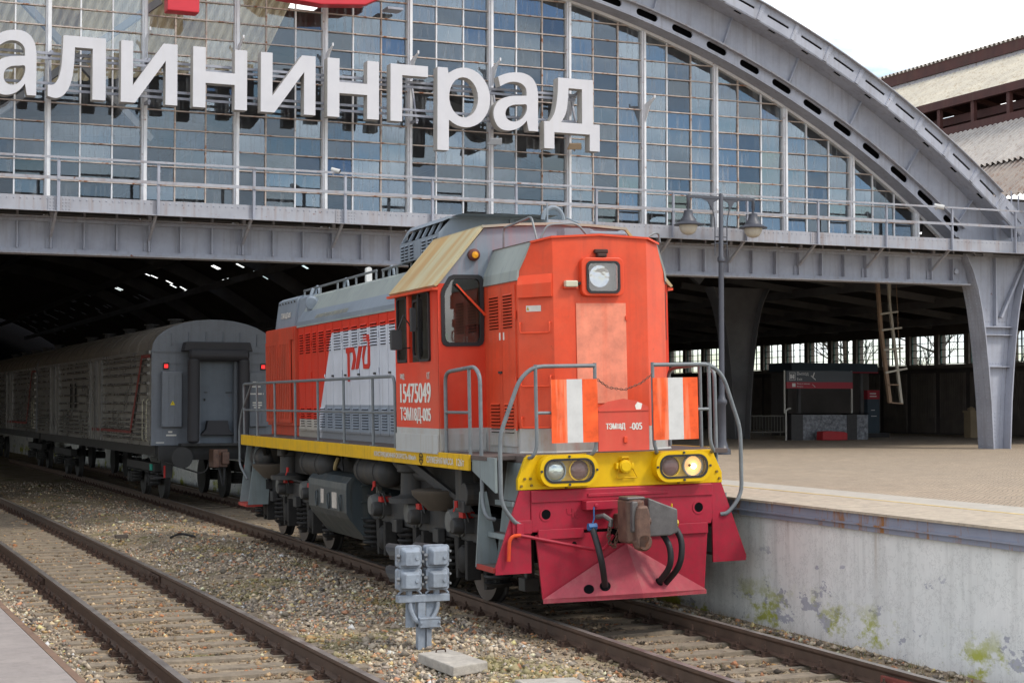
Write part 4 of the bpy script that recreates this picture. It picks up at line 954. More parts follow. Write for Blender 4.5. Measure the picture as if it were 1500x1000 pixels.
p = MB(); p.prism([(-.32,2.45),(.315,2.45),(.315,3.62),(-.32,3.62)], .470, .478, 'y'); p.build('faded_panel', M_fade, loco)
p = MB(); p.box(.305,.335,.455,.47,3.42,3.47); p.build('panel_hinge', M_red, loco)
# box and handles on the left chamfer
def chf(s, u, d, z): return (s*(.60+.35*u)+s*.565*d*1.0, .48+.24*u-.825*d, z)
for s in (-1,1):
    if s > 0: continue
    p = MB()
    q = [chf(s,.02,.005,3.97),chf(s,.98,.005,3.95),chf(s,.98,.06,3.84),chf(s,.02,.06,3.86),chf(s,.02,.06,3.70),chf(s,.98,.06,3.69),chf(s,.02,.0,3.70),chf(s,.98,.0,3.69),chf(s,.02,.0,3.97),chf(s,.98,.0,3.95)]
    p.add(q, [(0,1,2,3),(3,2,5,4),(4,5,7,6),(0,3,4,6,8),(1,2,5,7,9)]); p.build('sand_filler_box', M_red, loco)
    for z0, z1 in ((3.40,3.28),(2.78,2.66),(2.30,2.18)):
        p = MB(); p.tube([chf(s,.10,.0,z0),chf(s,.10,.055,z0),chf(s,.10,.055,z1),chf(s,.93,.055,z1),chf(s,.93,.055,z0),chf(s,.93,.0,z0)], .010, 6, rnd=.03); p.build('grab_handle', M_red, loco, smooth=True)
p = MB(); p.quad(chf(-1,.35,.004,3.53),chf(-1,.77,.004,3.53),chf(-1,.77,.004,3.60),chf(-1,.35,.004,3.60)); p.build('notice_plate', mat('notice_white',(.66,.64,.58),.6,grime=.15), loco, fix=False)
p = MB(); p.add([chf(-1,.68,.006,3.545),chf(-1,.76,.006,3.545),chf(-1,.72,.006,3.59)], [(0,1,2)]); p.build('notice_symbol', mat('notice_gold',(.5,.33,.05),.6), loco, fix=False)
# louvred doors on the left side of the short hood
def louvres(mb, x, y0, y1, z0, z1, n, s=-1, d=.022):
    h = (z1-z0)/n
    for k in range(n):
        z = z0+h*k; a, b, c = x, x+s*d, z+h*.62
        mb.cur = 0; mb.add([(a,y0,c+h*.12),(a,y1,c+h*.12),(b,y1,z+h*.2),(b,y0,z+h*.2)], [(0,1,2,3)]); mb.add([(a,y0,c+h*.12),(b,y0,z+h*.2),(a,y0,z+h*.15)], [(0,1,2)]); mb.add([(a,y1,c+h*.12),(b,y1,z+h*.2),(a,y1,z+h*.15)], [(0,1,2)])
        mb.cur = 1; mb.add([(a+s*.002,y0,z+h*.2),(a+s*.002,y1,z+h*.2),(a+s*.002,y1,z-h*.12),(a+s*.002,y0,z-h*.12)], [(0,1,2,3)])  # black strip paints the dark gap below each slat
    mb.cur = 0
for y0, y1 in ((.78,1.225),(1.235,1.70)):
    p = MB(); p.box(-.968,-.95,y0,y1,1.96,3.86); a, b = (y0+.09,y1-.05) if y0 < 1 else (y0+.10,y1-.05)
    louvres(p, -.968, a, b, 3.36, 3.77, 11); louvres(p, -.968, a, b, 2.12, 2.48, 9)
    p.build('hood_door', [M_hoodf, M_black], loco)
    p = MB(); yy = y1-.06 if y0 < 1 else y0+.06; p.box(-.972,-.968,yy-.02,yy+.02,3.22,3.31); p.build('door_plate', M_wtxt, loco)
p = MB()
for z in (2.2,2.72,3.5): p.cyl((-.975,.765,z-.05),(-.975,.765,z+.05),.014,n=8)
p.build('door_hinge', M_red, loco); p = MB(); p.box(-.985,-.968,1.24,1.34,2.82,2.85); p.build('door_latch', M_under, loco)
# number board between the front railings and the danger boards
NB = link('number_board', None, loco); NB['label'] = 'red plate with white running number'
M_nb = mat('number_board_red', (.62,.085,.055), .5, var=.14, scale=3, rust=.03, streak=.15, scol=(.55,.2,.12,1))
p = MB(); p.prism([(-.33,1.91),(.30,1.91),(.30,2.40),(.17,2.47),(-.015,2.50),(-.20,2.47),(-.33,2.40)], -.13, -.11, 'y'); p.build('plate', M_nb, NB)
p = MB(); p.box(-.33,.30,-.14,-.13,2.36,2.375); p.build('fold', M_nb, NB)
text('lettering', 'ТЭМ18Д', M_wtxt, (-.235,-.132,2.145), (1,0,0), (0,0,1), .235, .08, NB, .05); text('lettering', '-005', M_wtxt, (.06,-.132,2.145), (1,0,0), (0,0,1), .15, .08, NB, .05)
p = MB(); p.box(-.02,.02,-.15,-.13,2.00,2.07); p.build('catch', M_red, NB, bevel=.005)
p = MB(); p.prism([(.145,2.36),(.20,2.37),(.22,2.44),(.16,2.46),(.13,2.42)], -.134, -.131, 'y'); p.build('chipped_patch', M_wtxt, NB)
M_fluo = mat('fluorescent_orange', (.90,.12,.03), .55, var=.35, scale=5, streak=1.0, scol=(.92,.36,.22,1), spec=.2); M_brd = mat('board_white', (.60,.60,.585), .6, var=.1, grime=.1)
for x0, x1 in ((-.91,-.345),(.345,.915)):
    B = link('danger_board', None, loco); B['label'] = 'orange and white striped board on the left front railing' if x0 < 0 else 'orange and white striped board on the right front railing'
    w = (x1-x0)/3
    for k, m in enumerate((M_fluo,M_brd,M_fluo)):
        p = MB(); p.box(x0+w*k,x0+w*(k+1)-.001,-.165,-.15,2.02,2.73); p.build('stripe', m, B)
# ---- front handrails
for s in (-1,1):
    p = MB(); p.tube([(s*.36,-.13,2.88),(s*1.10,-.13,2.88),(s*1.27,-.12,2.74),(s*1.50,-.08,2.12),(s*1.50,-.08,1.36),(s*1.33,-.06,1.14),(s*1.24,-.03,1.13)], .024, 10, rnd=.12); p.build('handrail', M_pipe, loco, smooth=True)
    p = MB(); p.tube([(s*1.08,-.13,2.90),(s*1.08,-.13,1.97),(s*1.13,-.12,1.87),(s*1.14,-.03,1.86)], .022, 8, rnd=.07); p.build('rail_post', M_pipe, loco, smooth=True)
    p = MB(); p.tube([(s*.36,-.13,2.91),(s*.36,-.13,1.97),(s*.40,-.12,1.88),(s*.43,-.03,1.87)], .022, 8, rnd=.07); p.build('rail_post', M_pipe, loco, smooth=True)
    p = MB(); p.tube([(s*.36,-.13,2.36),(s*1.08,-.13,2.36)], .018, 8); p.build('rail_bar', M_pipe, loco)
chain([(-.36,-.14,2.74),(-.2,-.14,2.63),(0,-.14,2.60),(.2,-.14,2.67),(.36,-.14,2.78)], 26, .005, M_cp, 'chain', loco, .011, .017)
for s in (-1,1):                              # loop beside the cab steps
    x = s*1.50
    p = MB(); p.tube([(x,1.80,1.88),(x,1.80,2.80),(x,1.68,2.86),(x,.72,2.90),(x,.54,2.80),(x,.54,1.34),(x,.40,1.18),(s*1.40,.40,1.16)], .024, 10, rnd=.10); p.build('handrail', M_pipe, loco, smooth=True)
    p = MB(); p.tube([(x,.92,1.88),(x,.92,2.90)], .022, 8); p.build('rail_post', M_pipe, loco)
    p = MB(); p.tube([(x,.92,2.37),(x,1.80,2.37)], .018, 8); p.build('rail_bar', M_pipe, loco)
    # long side railing
    p = MB(); p.tube([(x,13.92,2.34),(x,13.92,2.84),(x,4.02,2.84),(x,3.95,2.74),(x,3.95,1.88)], .023, 8, rnd=.08); p.build('handrail', M_pipe, loco, smooth=True)
    p = MB(); p.tube([(x,13.94,2.35),(x,3.96,2.35)], .018, 8); p.build('rail_bar', M_pipe, loco)
    for y in (13.92,12.75,11.27,9.72,8.18,6.60,5.03):
        p = MB(); p.cyl((x,y,1.88),(x,y,2.84),.021,n=8); p.box(x-.05,x+.05,y-.05,y+.05,1.88,1.895); p.build('rail_post', M_pipe, loco)
    p = MB(); p.tube([(s*1.46,13.4,2.84),(s*1.52,14.05,2.3),(s*1.54,14.2,2.0),(s*1.54,14.2,1.3),(s*1.48,13.8,1.05)], .022, 8, rnd=.1); p.build('handrail', M_pipe, loco, smooth=True)
    for yy in (13.3,14.05): p = MB(); p.prism([(s*1.10,1.7),(s*1.42,1.7),(s*1.58,.60),(s*1.2,.60)], yy, yy+.03, 'y'); p.build('step_plate', M_greyp, loco)
    p = MB(); p.box(*sorted((s*1.3,s*1.6)),13.32,14.07,.56,.62); p.build('step_tread', mat('step_red',(.5,.05,.04)), loco)
    p = MB(); p.box(*sorted((s*1.15,s*1.18)),13.3,14.0,.6,1.7); p.build('step_riser', M_underd, loco)
# ---- cab
CAB = link('cab', None, loco); CAB['label'] = 'red driver cab with cream sloping roof'
def oct8(L): return L
for s in (-1,1):
    c = lambda L: [(s*x,z) for x,z in L]
    base = [(1.49,3.26),(1.47,3.215),(1.43,3.195),(1.05,3.195),(1.01,3.215),(.99,3.26),(.985,3.6),(.985,3.96),(1.005,4.0),(1.045,4.02),(1.34,4.02),(1.39,4.0),(1.475,3.86),(1.49,3.80)]
    inner = c(base)
    p = MB(); p.box(*sorted((s*1.55,s*.95)),1.88,1.92,1.88,3.195); p.box(*sorted((s*1.55,s*1.49)),1.88,1.92,3.195,3.80); p.box(*sorted((s*.985,s*.95)),1.88,1.92,3.195,4.02)
    p.prism(c([(.95,4.02),(1.34,4.02),(1.39,4.0),(1.475,3.86),(1.49,3.80),(1.55,3.80),(1.55,3.93),(.95,4.60)]), 1.88, 1.92, 'y')
    p.build('front_wall', M_cab, CAB)
    grow = lambda f: c([(1.24+(x-1.24)*f, 3.6+(z-3.6)*(1+(f-1)*.62)) for x,z in base])
    p = MB(); p.frame(grow(1.10), grow(.91), 1.862, 1.884, 'y'); p.build('window_gasket', M_rubber, CAB)
    p = MB(); p.quad(*[(x,1.895,z) for x,z in inner]); p.build('window_pane', M_cglass, CAB, fix=False)
    # side wall
    yo = [(1.90,1.88),(2.8,1.88),(3.72,1.88),(3.72,3.93),(2.8,3.93),(1.90,3.93)]; yi = [(2.20,3.0),(2.8,3.0),(3.66,3.0),(3.66,3.87),(2.8,3.87),(2.20,3.87)]
    p = MB(); p.frame(yo, yi, *sorted((s*1.55,s*1.51)), 'x'); p.build('side_wall', M_cab, CAB)
    for y in (3.10,): p = MB(); p.box(*sorted((s*1.552,s*1.505)),y,y+.09,3.0,3.87); p.build('window_post', M_cab, CAB)
    for y0, y1, z0, z1, xx in ((3.20,3.65,3.01,3.86,1.555),(2.70,3.06,3.06,3.80,1.52),(2.20,2.66,3.0,3.88,1.575)):
        p = MB(); p.frame(rrect(y0,y1,z0,z1,.06), rrect(y0+.03,y1-.03,z0+.03,z1-.03,.05), *sorted((s*xx,s*(xx-.03))), 'x'); p.build('window_gasket', M_rubber, CAB)
        p = MB(); p.quad(*[(s*(xx-.015),y,z) for y,z in rrect(y0+.02,y1-.02,z0+.02,z1-.02,.05)]); p.build('window_pane', M_cglass, CAB, fix=False)
    p = MB(); p.prism(c([(1.585,3.90),(1.61,3.92),(.965,4.66),(.95,4.63),(1.55,3.93)]), 1.84, 3.80, 'y'); p.build('roof_slope', M_creamr, CAB)
    p = MB(); p.prism(c([(1.55,3.86),(1.62,3.86),(1.625,3.89),(1.55,3.90)]), 1.86, 3.85, 'y'); p.build('drip_rail', M_red, CAB)
    p = MB(); p.box(*sorted((s*1.565,s*1.55)),1.93,3.72,1.885,2.09); p.box(*sorted((s*1.575,s*1.55)),1.95,3.70,1.86,1.885); p.build('kick_plate', M_pale, CAB)
    p = MB(); p.box(*sorted((s*1.54,s*.96)),1.868,1.88,1.90,2.10); p.build('kick_plate', M_pale, CAB)
    p = MB(); p.bar((s*1.32,1.85,3.93),(s*1.17,1.85,3.77),.018,.012,up=(0,1,0)); p.bar((s*1.17,1.85,3.77),(s*.97,1.85,3.57),.026,.02,up=(0,1,0)); p.cyl((s*.96,1.83,3.56),(s*.96,1.90,3.56),.02,n=8); p.build('windscreen_wiper', M_red, CAB)
    p = MB(); p.tube([(s*1.55,3.0,3.45),(s*1.66,2.98,3.60),(s*1.74,2.95,3.42)], .010, 6); p.build('mirror_arm', M_rubber, CAB)
    for xx, yy, zz, w, h in ((1.76,2.95,3.29,.15,.26),(1.64,2.60,3.53,.07,.30)):
        p = MB(); p.prism([(s*xx+u*w,zz+v) for u,v in rrect(-.5,.5,-h/2,h/2,.06)], yy, yy+.06, 'y'); p.build('mirror', M_mirror, CAB, bevel=.015)
        p = MB(); p.tube([(s*1.55,yy+.1,zz-.1),(s*(xx-.02),yy+.06,zz-.12)], .009, 6); p.build('mirror_arm', M_rubber, CAB)
p = MB(); p.box(-.95,.95,1.885,1.925,4.0,4.60); p.prism([(-.95,4.60),(.95,4.60),(.95,4.62),(0,4.685),(-.95,4.62)], 1.885, 1.92, 'y'); p.build('front_wall', M_cab, CAB)
q = [(-.975,4.655),(-.5,4.69),(0,4.705),(.5,4.69),(.975,4.655)]
p = MB(); p.prism(q+[(x,z-.03) for x,z in q[::-1]], 1.83, 3.80, 'y'); p.build('cab_roof', mat('cab_roof_edge',(.36,.34,.27),.65,streak=.2), CAB)
p = MB(); p.box(-1.5,1.5,3.70,3.74,1.9,3.95); p.prism([(-1.5,3.95),(1.5,3.95),(.95,4.62),(-.95,4.62)], 3.70, 3.74, 'y'); p.build('rear_wall', mat('cab_lining',(.30,.27,.22),.7), CAB)
p = MB(); p.box(-1.5,1.5,1.93,3.7,1.885,1.9); p.build('cab_floor', M_underd, CAB)
p = MB(); p.box(-1.42,-.5,2.0,2.35,1.9,2.95); p.box(-.4,.6,2.0,2.6,1.9,3.05); p.box(.2,.9,3.3,3.68,1.9,3.6); p.box(-.6,-.1,3.3,3.65,1.9,3.5); p.build('control_desk', mat('desk_dark',(.06,.05,.045),.6), CAB, bevel=.02)
p = MB(); p.box(-1.25,-.8,2.75,3.15,2.35,2.45); p.box(-1.25,-.8,3.12,3.2,2.45,3.0); p.cyl((-1.02,2.95,1.9),(-1.02,2.95,2.35),.05); p.build('driver_seat', M_rubber, CAB, bevel=.02)
p = MB(); p.box(-1.30,-1.24,2.45,2.56,3.05,3.35); p.build('green_folder', mat('folder_green',(.08,.25,.05),.6), CAB)
BC = link('beacon', None, loco)
p = MB(); p.lathe((-1.085,1.88,4.29),(0,-1,0),[(.075,0),(.075,.05),(.05,.075),(.0,.085)],18); p.build('body', mat('beacon_brown',(.12,.04,.03),.5), BC, smooth=True)
p = MB(); p.lathe((-1.085,1.81,4.285),(0,-1,0),[(.045,0),(.04,.02),(.0,.03)],12); p.build('lens', mat('beacon_amber',(.75,.33,.02),.3,var=.3,scale=20), BC, smooth=True)
for s, ln in ((-1,None),):
    X = Vector((0,-1,0)); Z = Vector((0,0,1))
    text('lettering', '15475049', M_wtxt, (-1.553,3.51,2.485), X, Z, 1.28, .25, loco, .07); text('lettering', 'ТЭМ18Д-005', M_wtxt, (-1.553,3.53,2.225), X, Z, 1.29, .205, loco, .07)
    text('lettering', 'РЖД', M_wtxt, (-1.553,3.51,2.78), X, Z, .18, .08, loco, .06); text('lettering', 'КЛГ', M_wtxt, (-1.553,2.37,2.78), X, Z, .12, .085, loco, .02)
    text('lettering', 'КОНСТРУКЦИОННАЯ СКОРОСТЬ-100км/ч', M_wtxt, (-1.563,4.78,1.745), X, Z, 1.93, .08, loco, .06); text('lettering', 'СЛУЖЕБНАЯ МАССА', M_wtxt, (-1.563,2.40,1.745), X, Z, 1.03, .08, loco, .06); text('lettering', '126т', M_wtxt, (-1.563,1.24,1.745), X, Z, .27, .085, loco, .06)
p = MB(); p.frame([(2.64+.09*math.cos(R(60*k+30)),1.79+.085*math.sin(R(60*k+30))) for k in range(6)], [(2.64+.075*math.cos(R(60*k+30)),1.79+.07*math.sin(R(60*k+30))) for k in range(6)], -1.565, -1.561, 'x')
for k in range(3): p.bar((-1.563,2.64+.06*math.cos(R(60*k+30)),1.79+.055*math.sin(R(60*k+30))),(-1.563,2.64-.06*math.cos(R(60*k+30)),1.79-.055*math.sin(R(60*k+30))),.004,.012,up=(0,0,1))
p.build('emblem', mat('emblem_black',(.03,.025,.02),.6), loco)
# roof grab rails and lifting eyes of the short hood and cab
p = MB(); p.tube([(-.78,1.62,4.36),(-.78,1.60,4.60),(-.76,1.25,4.62),(-.72,.82,4.66),(-.70,.70,4.36)], .014, 6, rnd=.06); p.build('roof_rail', M_pipe, loco, smooth=True)
p = MB(); p.tube([(-.70,.58,4.38),(-.62,.58,4.54),(-.25,.56,4.56),(-.12,.56,4.42)], .014, 6, rnd=.07); p.build('roof_rail', M_pipe, loco, smooth=True)
p = MB(); p.tube([(.62,.60,4.38),(.78,.62,4.47),(.86,.66,4.47),(.87,.66,4.36)], .014, 6, rnd=.04); p.build('roof_rail', M_pipe, loco, smooth=True)
for x, y, z in ((.10,1.0,4.46),(.52,1.0,4.45)):
    p = MB(); p.tube([(x+.07*math.cos(R(a)),y,z+.07*math.sin(R(a))) for a in range(-30,240,30)], .016, 8); p.build('lifting_eye', M_roofg, loco, smooth=True)
p = MB(); p.cyl((.0,.8,4.47),(.45,.75,4.46),.03,n=10); p.box(-.35,-.02,.7,.95,4.42,4.52); p.build('horn', M_roofg, loco, smooth=True)
p = MB(); p.tube([(.20+.14*math.cos(R(a)),2.4,4.80+.16*math.sin(R(a))) for a in range(0,200,20)], .03, 8); p.cyl((.08,2.3,4.66),(.08,2.3,5.0),.012,n=6); p.tube([(.34,2.3,4.82),(.48,2.0,4.68)], .012, 6); p.box(.0,.34,2.35,2.6,4.66,4.74); p.build('roof_aerial', M_roofg, loco, smooth=True)
# ---- exhaust housing
EX = link('exhaust_housing', None, loco); EX['label'] = 'grey louvred exhaust and air intake housing on the roof'
sec = [(-.72,4.45),(-.72,4.80),(-.60,5.02),(.60,5.02),(.72,4.80),(.72,4.45)]
p = MB(); p.prism([(-.72,4.45),(-.72,4.80),(-.52,5.02),(.9,5.02),(.9,4.45)], 4.33, 4.37, 'y'); p.box(-.715,-.69,4.37,6.2,4.52,4.80); p.box(.69,.72,4.37,6.2,4.45,5.0); p.build('casing', M_roofg, EX)
p = MB(); p.add([(-.50,3.95,5.035),(.9,3.95,5.035),(.9,5.0,5.02),(-.60,5.0,5.02)], [(0,1,2,3)]); p.prism([(-.66,4.965),(-.60,5.03),(.72,5.03),(.72,5.0),(-.58,5.0)], 4.30, 6.0, 'y'); p.prism([(-.70,4.50),(-.70,4.8),(-.5,4.96),(.7,4.96),(.7,4.5)], 6.16, 6.2, 'y'); p.build('lid', M_roofg, EX, fix=False)
for y in (4.5,4.8,5.1,5.4,5.75,6.1):
    p = MB(); p.bar((-.705,y,4.80),(-.60,y,4.99),.05,.03); p.build('slot_post', M_roofg, EX)
p = MB(); p.box(-.6,.6,4.4,6.15,4.46,4.95); p.build('inner_box', M_black, EX)
for y0, y1 in ((4.42,4.60),(4.66,4.84),(4.94,5.12),(5.52,5.68),(5.78,5.92),(5.98,6.12)):
    p = MB(); louvres(p, -.716, y0, y1, 4.55, 4.78, 5, -1, .02); p.build('louvre', [M_roofg, M_black], EX)
p = MB(); p.box(-.722,-.714,5.18,5.46,4.54,4.78); p.build('access_door', M_roofg, EX)
for x, z in ((-.36,4.58),(.52,4.86)):
    p = MB(); p.tube([(x+.07*math.cos(R(a)),4.3,z+.07*math.sin(R(a))) for a in range(0,360,30)], .02, 8, closed=True); p.build('lifting_eye', M_roofg, EX, smooth=True)
p = MB(); p.box(-.30,-.05,4.315,4.33,4.60,4.63); p.box(-.25,-.05,4.315,4.33,4.66,4.69); p.box(.32,.38,4.29,4.33,4.45,5.02); p.build('ledge', M_roofg, EX)
p = MB(); p.box(.75,1.0,4.2,4.8,4.80,4.86); p.box(.8,.95,4.25,4.7,4.6,4.8); p.build('roof_box', M_underd, EX)
# ---- long hood
ZS = 3.83
p = MB(); p.box(-.95,.95,3.72,12.0,1.88,ZS); p.build('long_hood', M_hood, loco)
sec = [(-.97,ZS-.01),(-.97,3.90),(-.68,4.36),(-.62,4.40),(0,4.46),(.62,4.40),(.68,4.36),(.97,3.90),(.97,ZS-.01)]
p = MB(); p.prism(sec, 3.76, 11.72, 'y'); p.build('hood_roof', M_slope, loco)
p = MB(); p.add([(-.973,4.4,ZS),(-.973,11.70,ZS),(-.973,11.70,3.90),(-.86,11.70,4.085),(-.86,4.4,4.085),(-.973,4.4,3.90)], [(0,1,2,5),(5,2,3,4)]); o = p.build('hood_roof_band', M_roofg, loco, fix=False); o.location = (-.004,0,.003)
p = MB(); p.box(-.985,-.95,3.76,11.72,3.805,3.835); p.build('roof_edge', M_slope, loco)
p = MB(); u = Vector((-.29,0,.46)).normalized()
text('lettering', 'КАЛИНИНГРАДСКАЯ ДИРЕКЦИЯ ТЯГИ', mat('faded_lettering',(.42,.41,.33),.7,var=.3,scale=9), (-.982,10.44,3.90), (0,-1,0), (.53,0,.85), 2.1, .10, loco, .05)
yd = [11.63,11.17,10.67,10.24,9.72,9.23,8.62,8.12,7.60,7.05,6.49,6.03,5.55,5.05,4.55,4.05]
for k in range(len(yd)-1):
    y1, y0 = yd[k]-.012, yd[k+1]+.012
    p = MB(); p.box(-.974,-.952,y0,y1,1.99,ZS-.03); louvres(p, -.974, y0+.09, y1-.07, 3.34, 3.70, 8); louvres(p, -.974, y0+.08, y1-.08, 2.07, 2.41, 8)
    if k % 2: p.cyl((-.985,y0,2.9),(-.985,y0,3.0),.012,n=6); p.cyl((-.985,y0,3.45),(-.985,y0,3.55),.012,n=6)
    p.build('hood_door', [M_hood, M_black], loco)
for k, y in enumerate((5.9,6.7,7.6,8.4,9.2)):
    p = MB(); p.box(-1.0,-.974,y-.02,y+.06,2.90,2.93); p.build('door_latch', M_under, loco)
M_logo = mat('logo_red', (.56,.035,.022), .5, var=.12, scale=4)
LG = link('railway_logo', None, loco); LG['label'] = 'red railway emblem on the pale hood side'
for L in ([(8.375,3.347),(7.895,3.348),(7.783,3.195),(7.786,3.153),(7.889,3.0),(8.065,2.993),(7.94,3.162),(7.945,3.199),(7.973,3.27),(8.159,3.264),(8.176,2.811),(8.283,2.812),(8.292,3.263),(8.368,3.259)],
          [(7.605,3.355),(7.408,3.351),(7.648,2.995),(7.82,2.999)],
          [(7.35,3.514),(7.03,3.513),(6.972,3.402),(6.983,3.05),(7.051,2.991),(7.352,2.995),(7.401,3.143),(7.418,3.186),(7.329,3.351),(7.182,3.355),(7.301,3.183),(7.312,3.141),(7.316,3.068),(7.115,3.065),(7.086,3.416),(7.345,3.42)]):
    p = MB(); p.prism(L, -.984, -.9745, 'x'); p.build('emblem_piece', M_logo, LG)
# radiator section
p = MB(); p.box(-1.02,1.02,11.74,14.02,2.06,3.84); p.box(-.96,.96,11.8,14.0,1.88,2.06); p.build('radiator_casing', M_rad, loco, bevel=.008)
p = MB(); p.box(-1.045,-1.02,11.78,14.0,3.60,3.83); p.build('radiator_header', M_rad, loco, bevel=.004)
for y0, y1 in ((11.98,12.92),(12.98,13.96)):
    G = link('radiator_grille', None, loco)
    p = MB(); p.box(-1.032,-1.022,y0,y1,2.16,3.58); p.build('backing', M_black, G)
    for za in (2.12,3.54): p = MB(); p.box(-1.065,-1.03,y0,y1,za,za+.06); p.build('frame_bar', M_rad, G)
    n = 7; w = (y1-y0)/(n-.35)
    for k in range(n): p = MB(); p.box(-1.065,-1.034,y0+w*k,y0+w*k+w*.62,2.18,3.54); p.build('slat', M_rad, G)
sec = [(-.86,3.84),(-.78,4.38),(-.70,4.43),(0,4.47),(.70,4.43),(.78,4.38),(.86,3.84)]
p = MB(); p.prism(sec, 12.45, 14.0, 'y'); p.prism([(x*.95,z-.02) for x,z in sec], 11.72, 12.45, 'y'); p.build('radiator_roof', M_roofg, loco)
p = MB()
for k in range(6): y = 12.6+.24*k; p.cyl((-.80,y,4.33),(-.815,y,4.33),.02,n=6)
p.build('roof_bolts', M_under, loco)
text('lettering', 'ТЭМ18Д-005', M_wtxt, (-.845,13.62,4.02), (0,-1,0), (.14,0,.99), .82, .13, loco, .06)
# roof rails, eyes, lamp
for y0, y1 in ((12.6,7.78),(7.45,5.9)):
    p = MB(); p.tube([(-.62,y0,4.52),(-.62,y1,4.54)], .02, 8); p.build('roof_rail', M_pipe, loco)
    for y in np.linspace(y0-.03,y1+.03,5 if y0 > 8 else 3): p = MB(); p.cyl((-.62,y,4.36),(-.62,y,4.53),.018,n=6); p.build('roof_rail_post', M_pipe, loco)
for y in (11.9,9.9,7.2):
    p = MB(); p.tube([(-.55,y+.13*math.cos(R(a)),4.42+.14*math.sin(R(a))) for a in range(0,181,20)], .022, 8); p.build('lifting_eye', M_roofg, loco, smooth=True)
p = MB(); p.lathe((-.80,11.2,4.22),(-.5,-.75,-.1),[(.06,-.1),(.12,0),(.13,.06),(.10,.10),(0,.11)],16); p.box(-.86,-.78,11.2,11.45,4.10,4.16); p.tube([(-.70,11.6,4.5),(-.78,11.55,4.3),(-.80,11.35,4.2)], .03, 8); p.build('side_lamp', M_roofg, loco, smooth=True)
p = MB(); p.prism(rrect(-.05,.05,4.44,4.80,.045), 10.4, 10.5, 'y'); p.build('white_marker', M_brd, loco)
p = MB(); p.box(-.9,.9,14.0,14.1,1.88,2.2); p.build('end_skirting', M_greyp, loco)

# ---- running gear
def spring(mb, x, y, z0, z1, r, n=5):
    h = (z1-z0)/n
    for k in range(n):
        z = z0+h*(k+.5); mb.tube([(x+r*math.cos(a),y+r*math.sin(a),z) for a in [2*math.pi*j/14 for j in range(14)]], h*.34, 6, closed=True)
def wheelset(y):
    W = link('wheelset', None, loco)
    for s in (-1,1):
        p = MB(); p.lathe((s*.86,y,.525),(-s,0,0),[(.0,-.01),(.12,-.01),(.14,.04),(.40,.06),(.43,.0),(.52,.0),(.527,.10),(.555,.12),(.555,.145),(.0,.15)],32); p.build('wheel', M_underd, W, smooth=True)
        p = MB(); p.lathe((s*.86,y,.525),(s,0,0),[(.519,-.002),(.519,.004),(.48,.004)],32); p.build('tyre', mat('tyre_steel',(.14,.12,.11),.45,.6), W)
    p = MB(); p.cyl((-.85,y,.525),(.85,y,.525),.09,n=12); p.build('axle', M_underd, W)
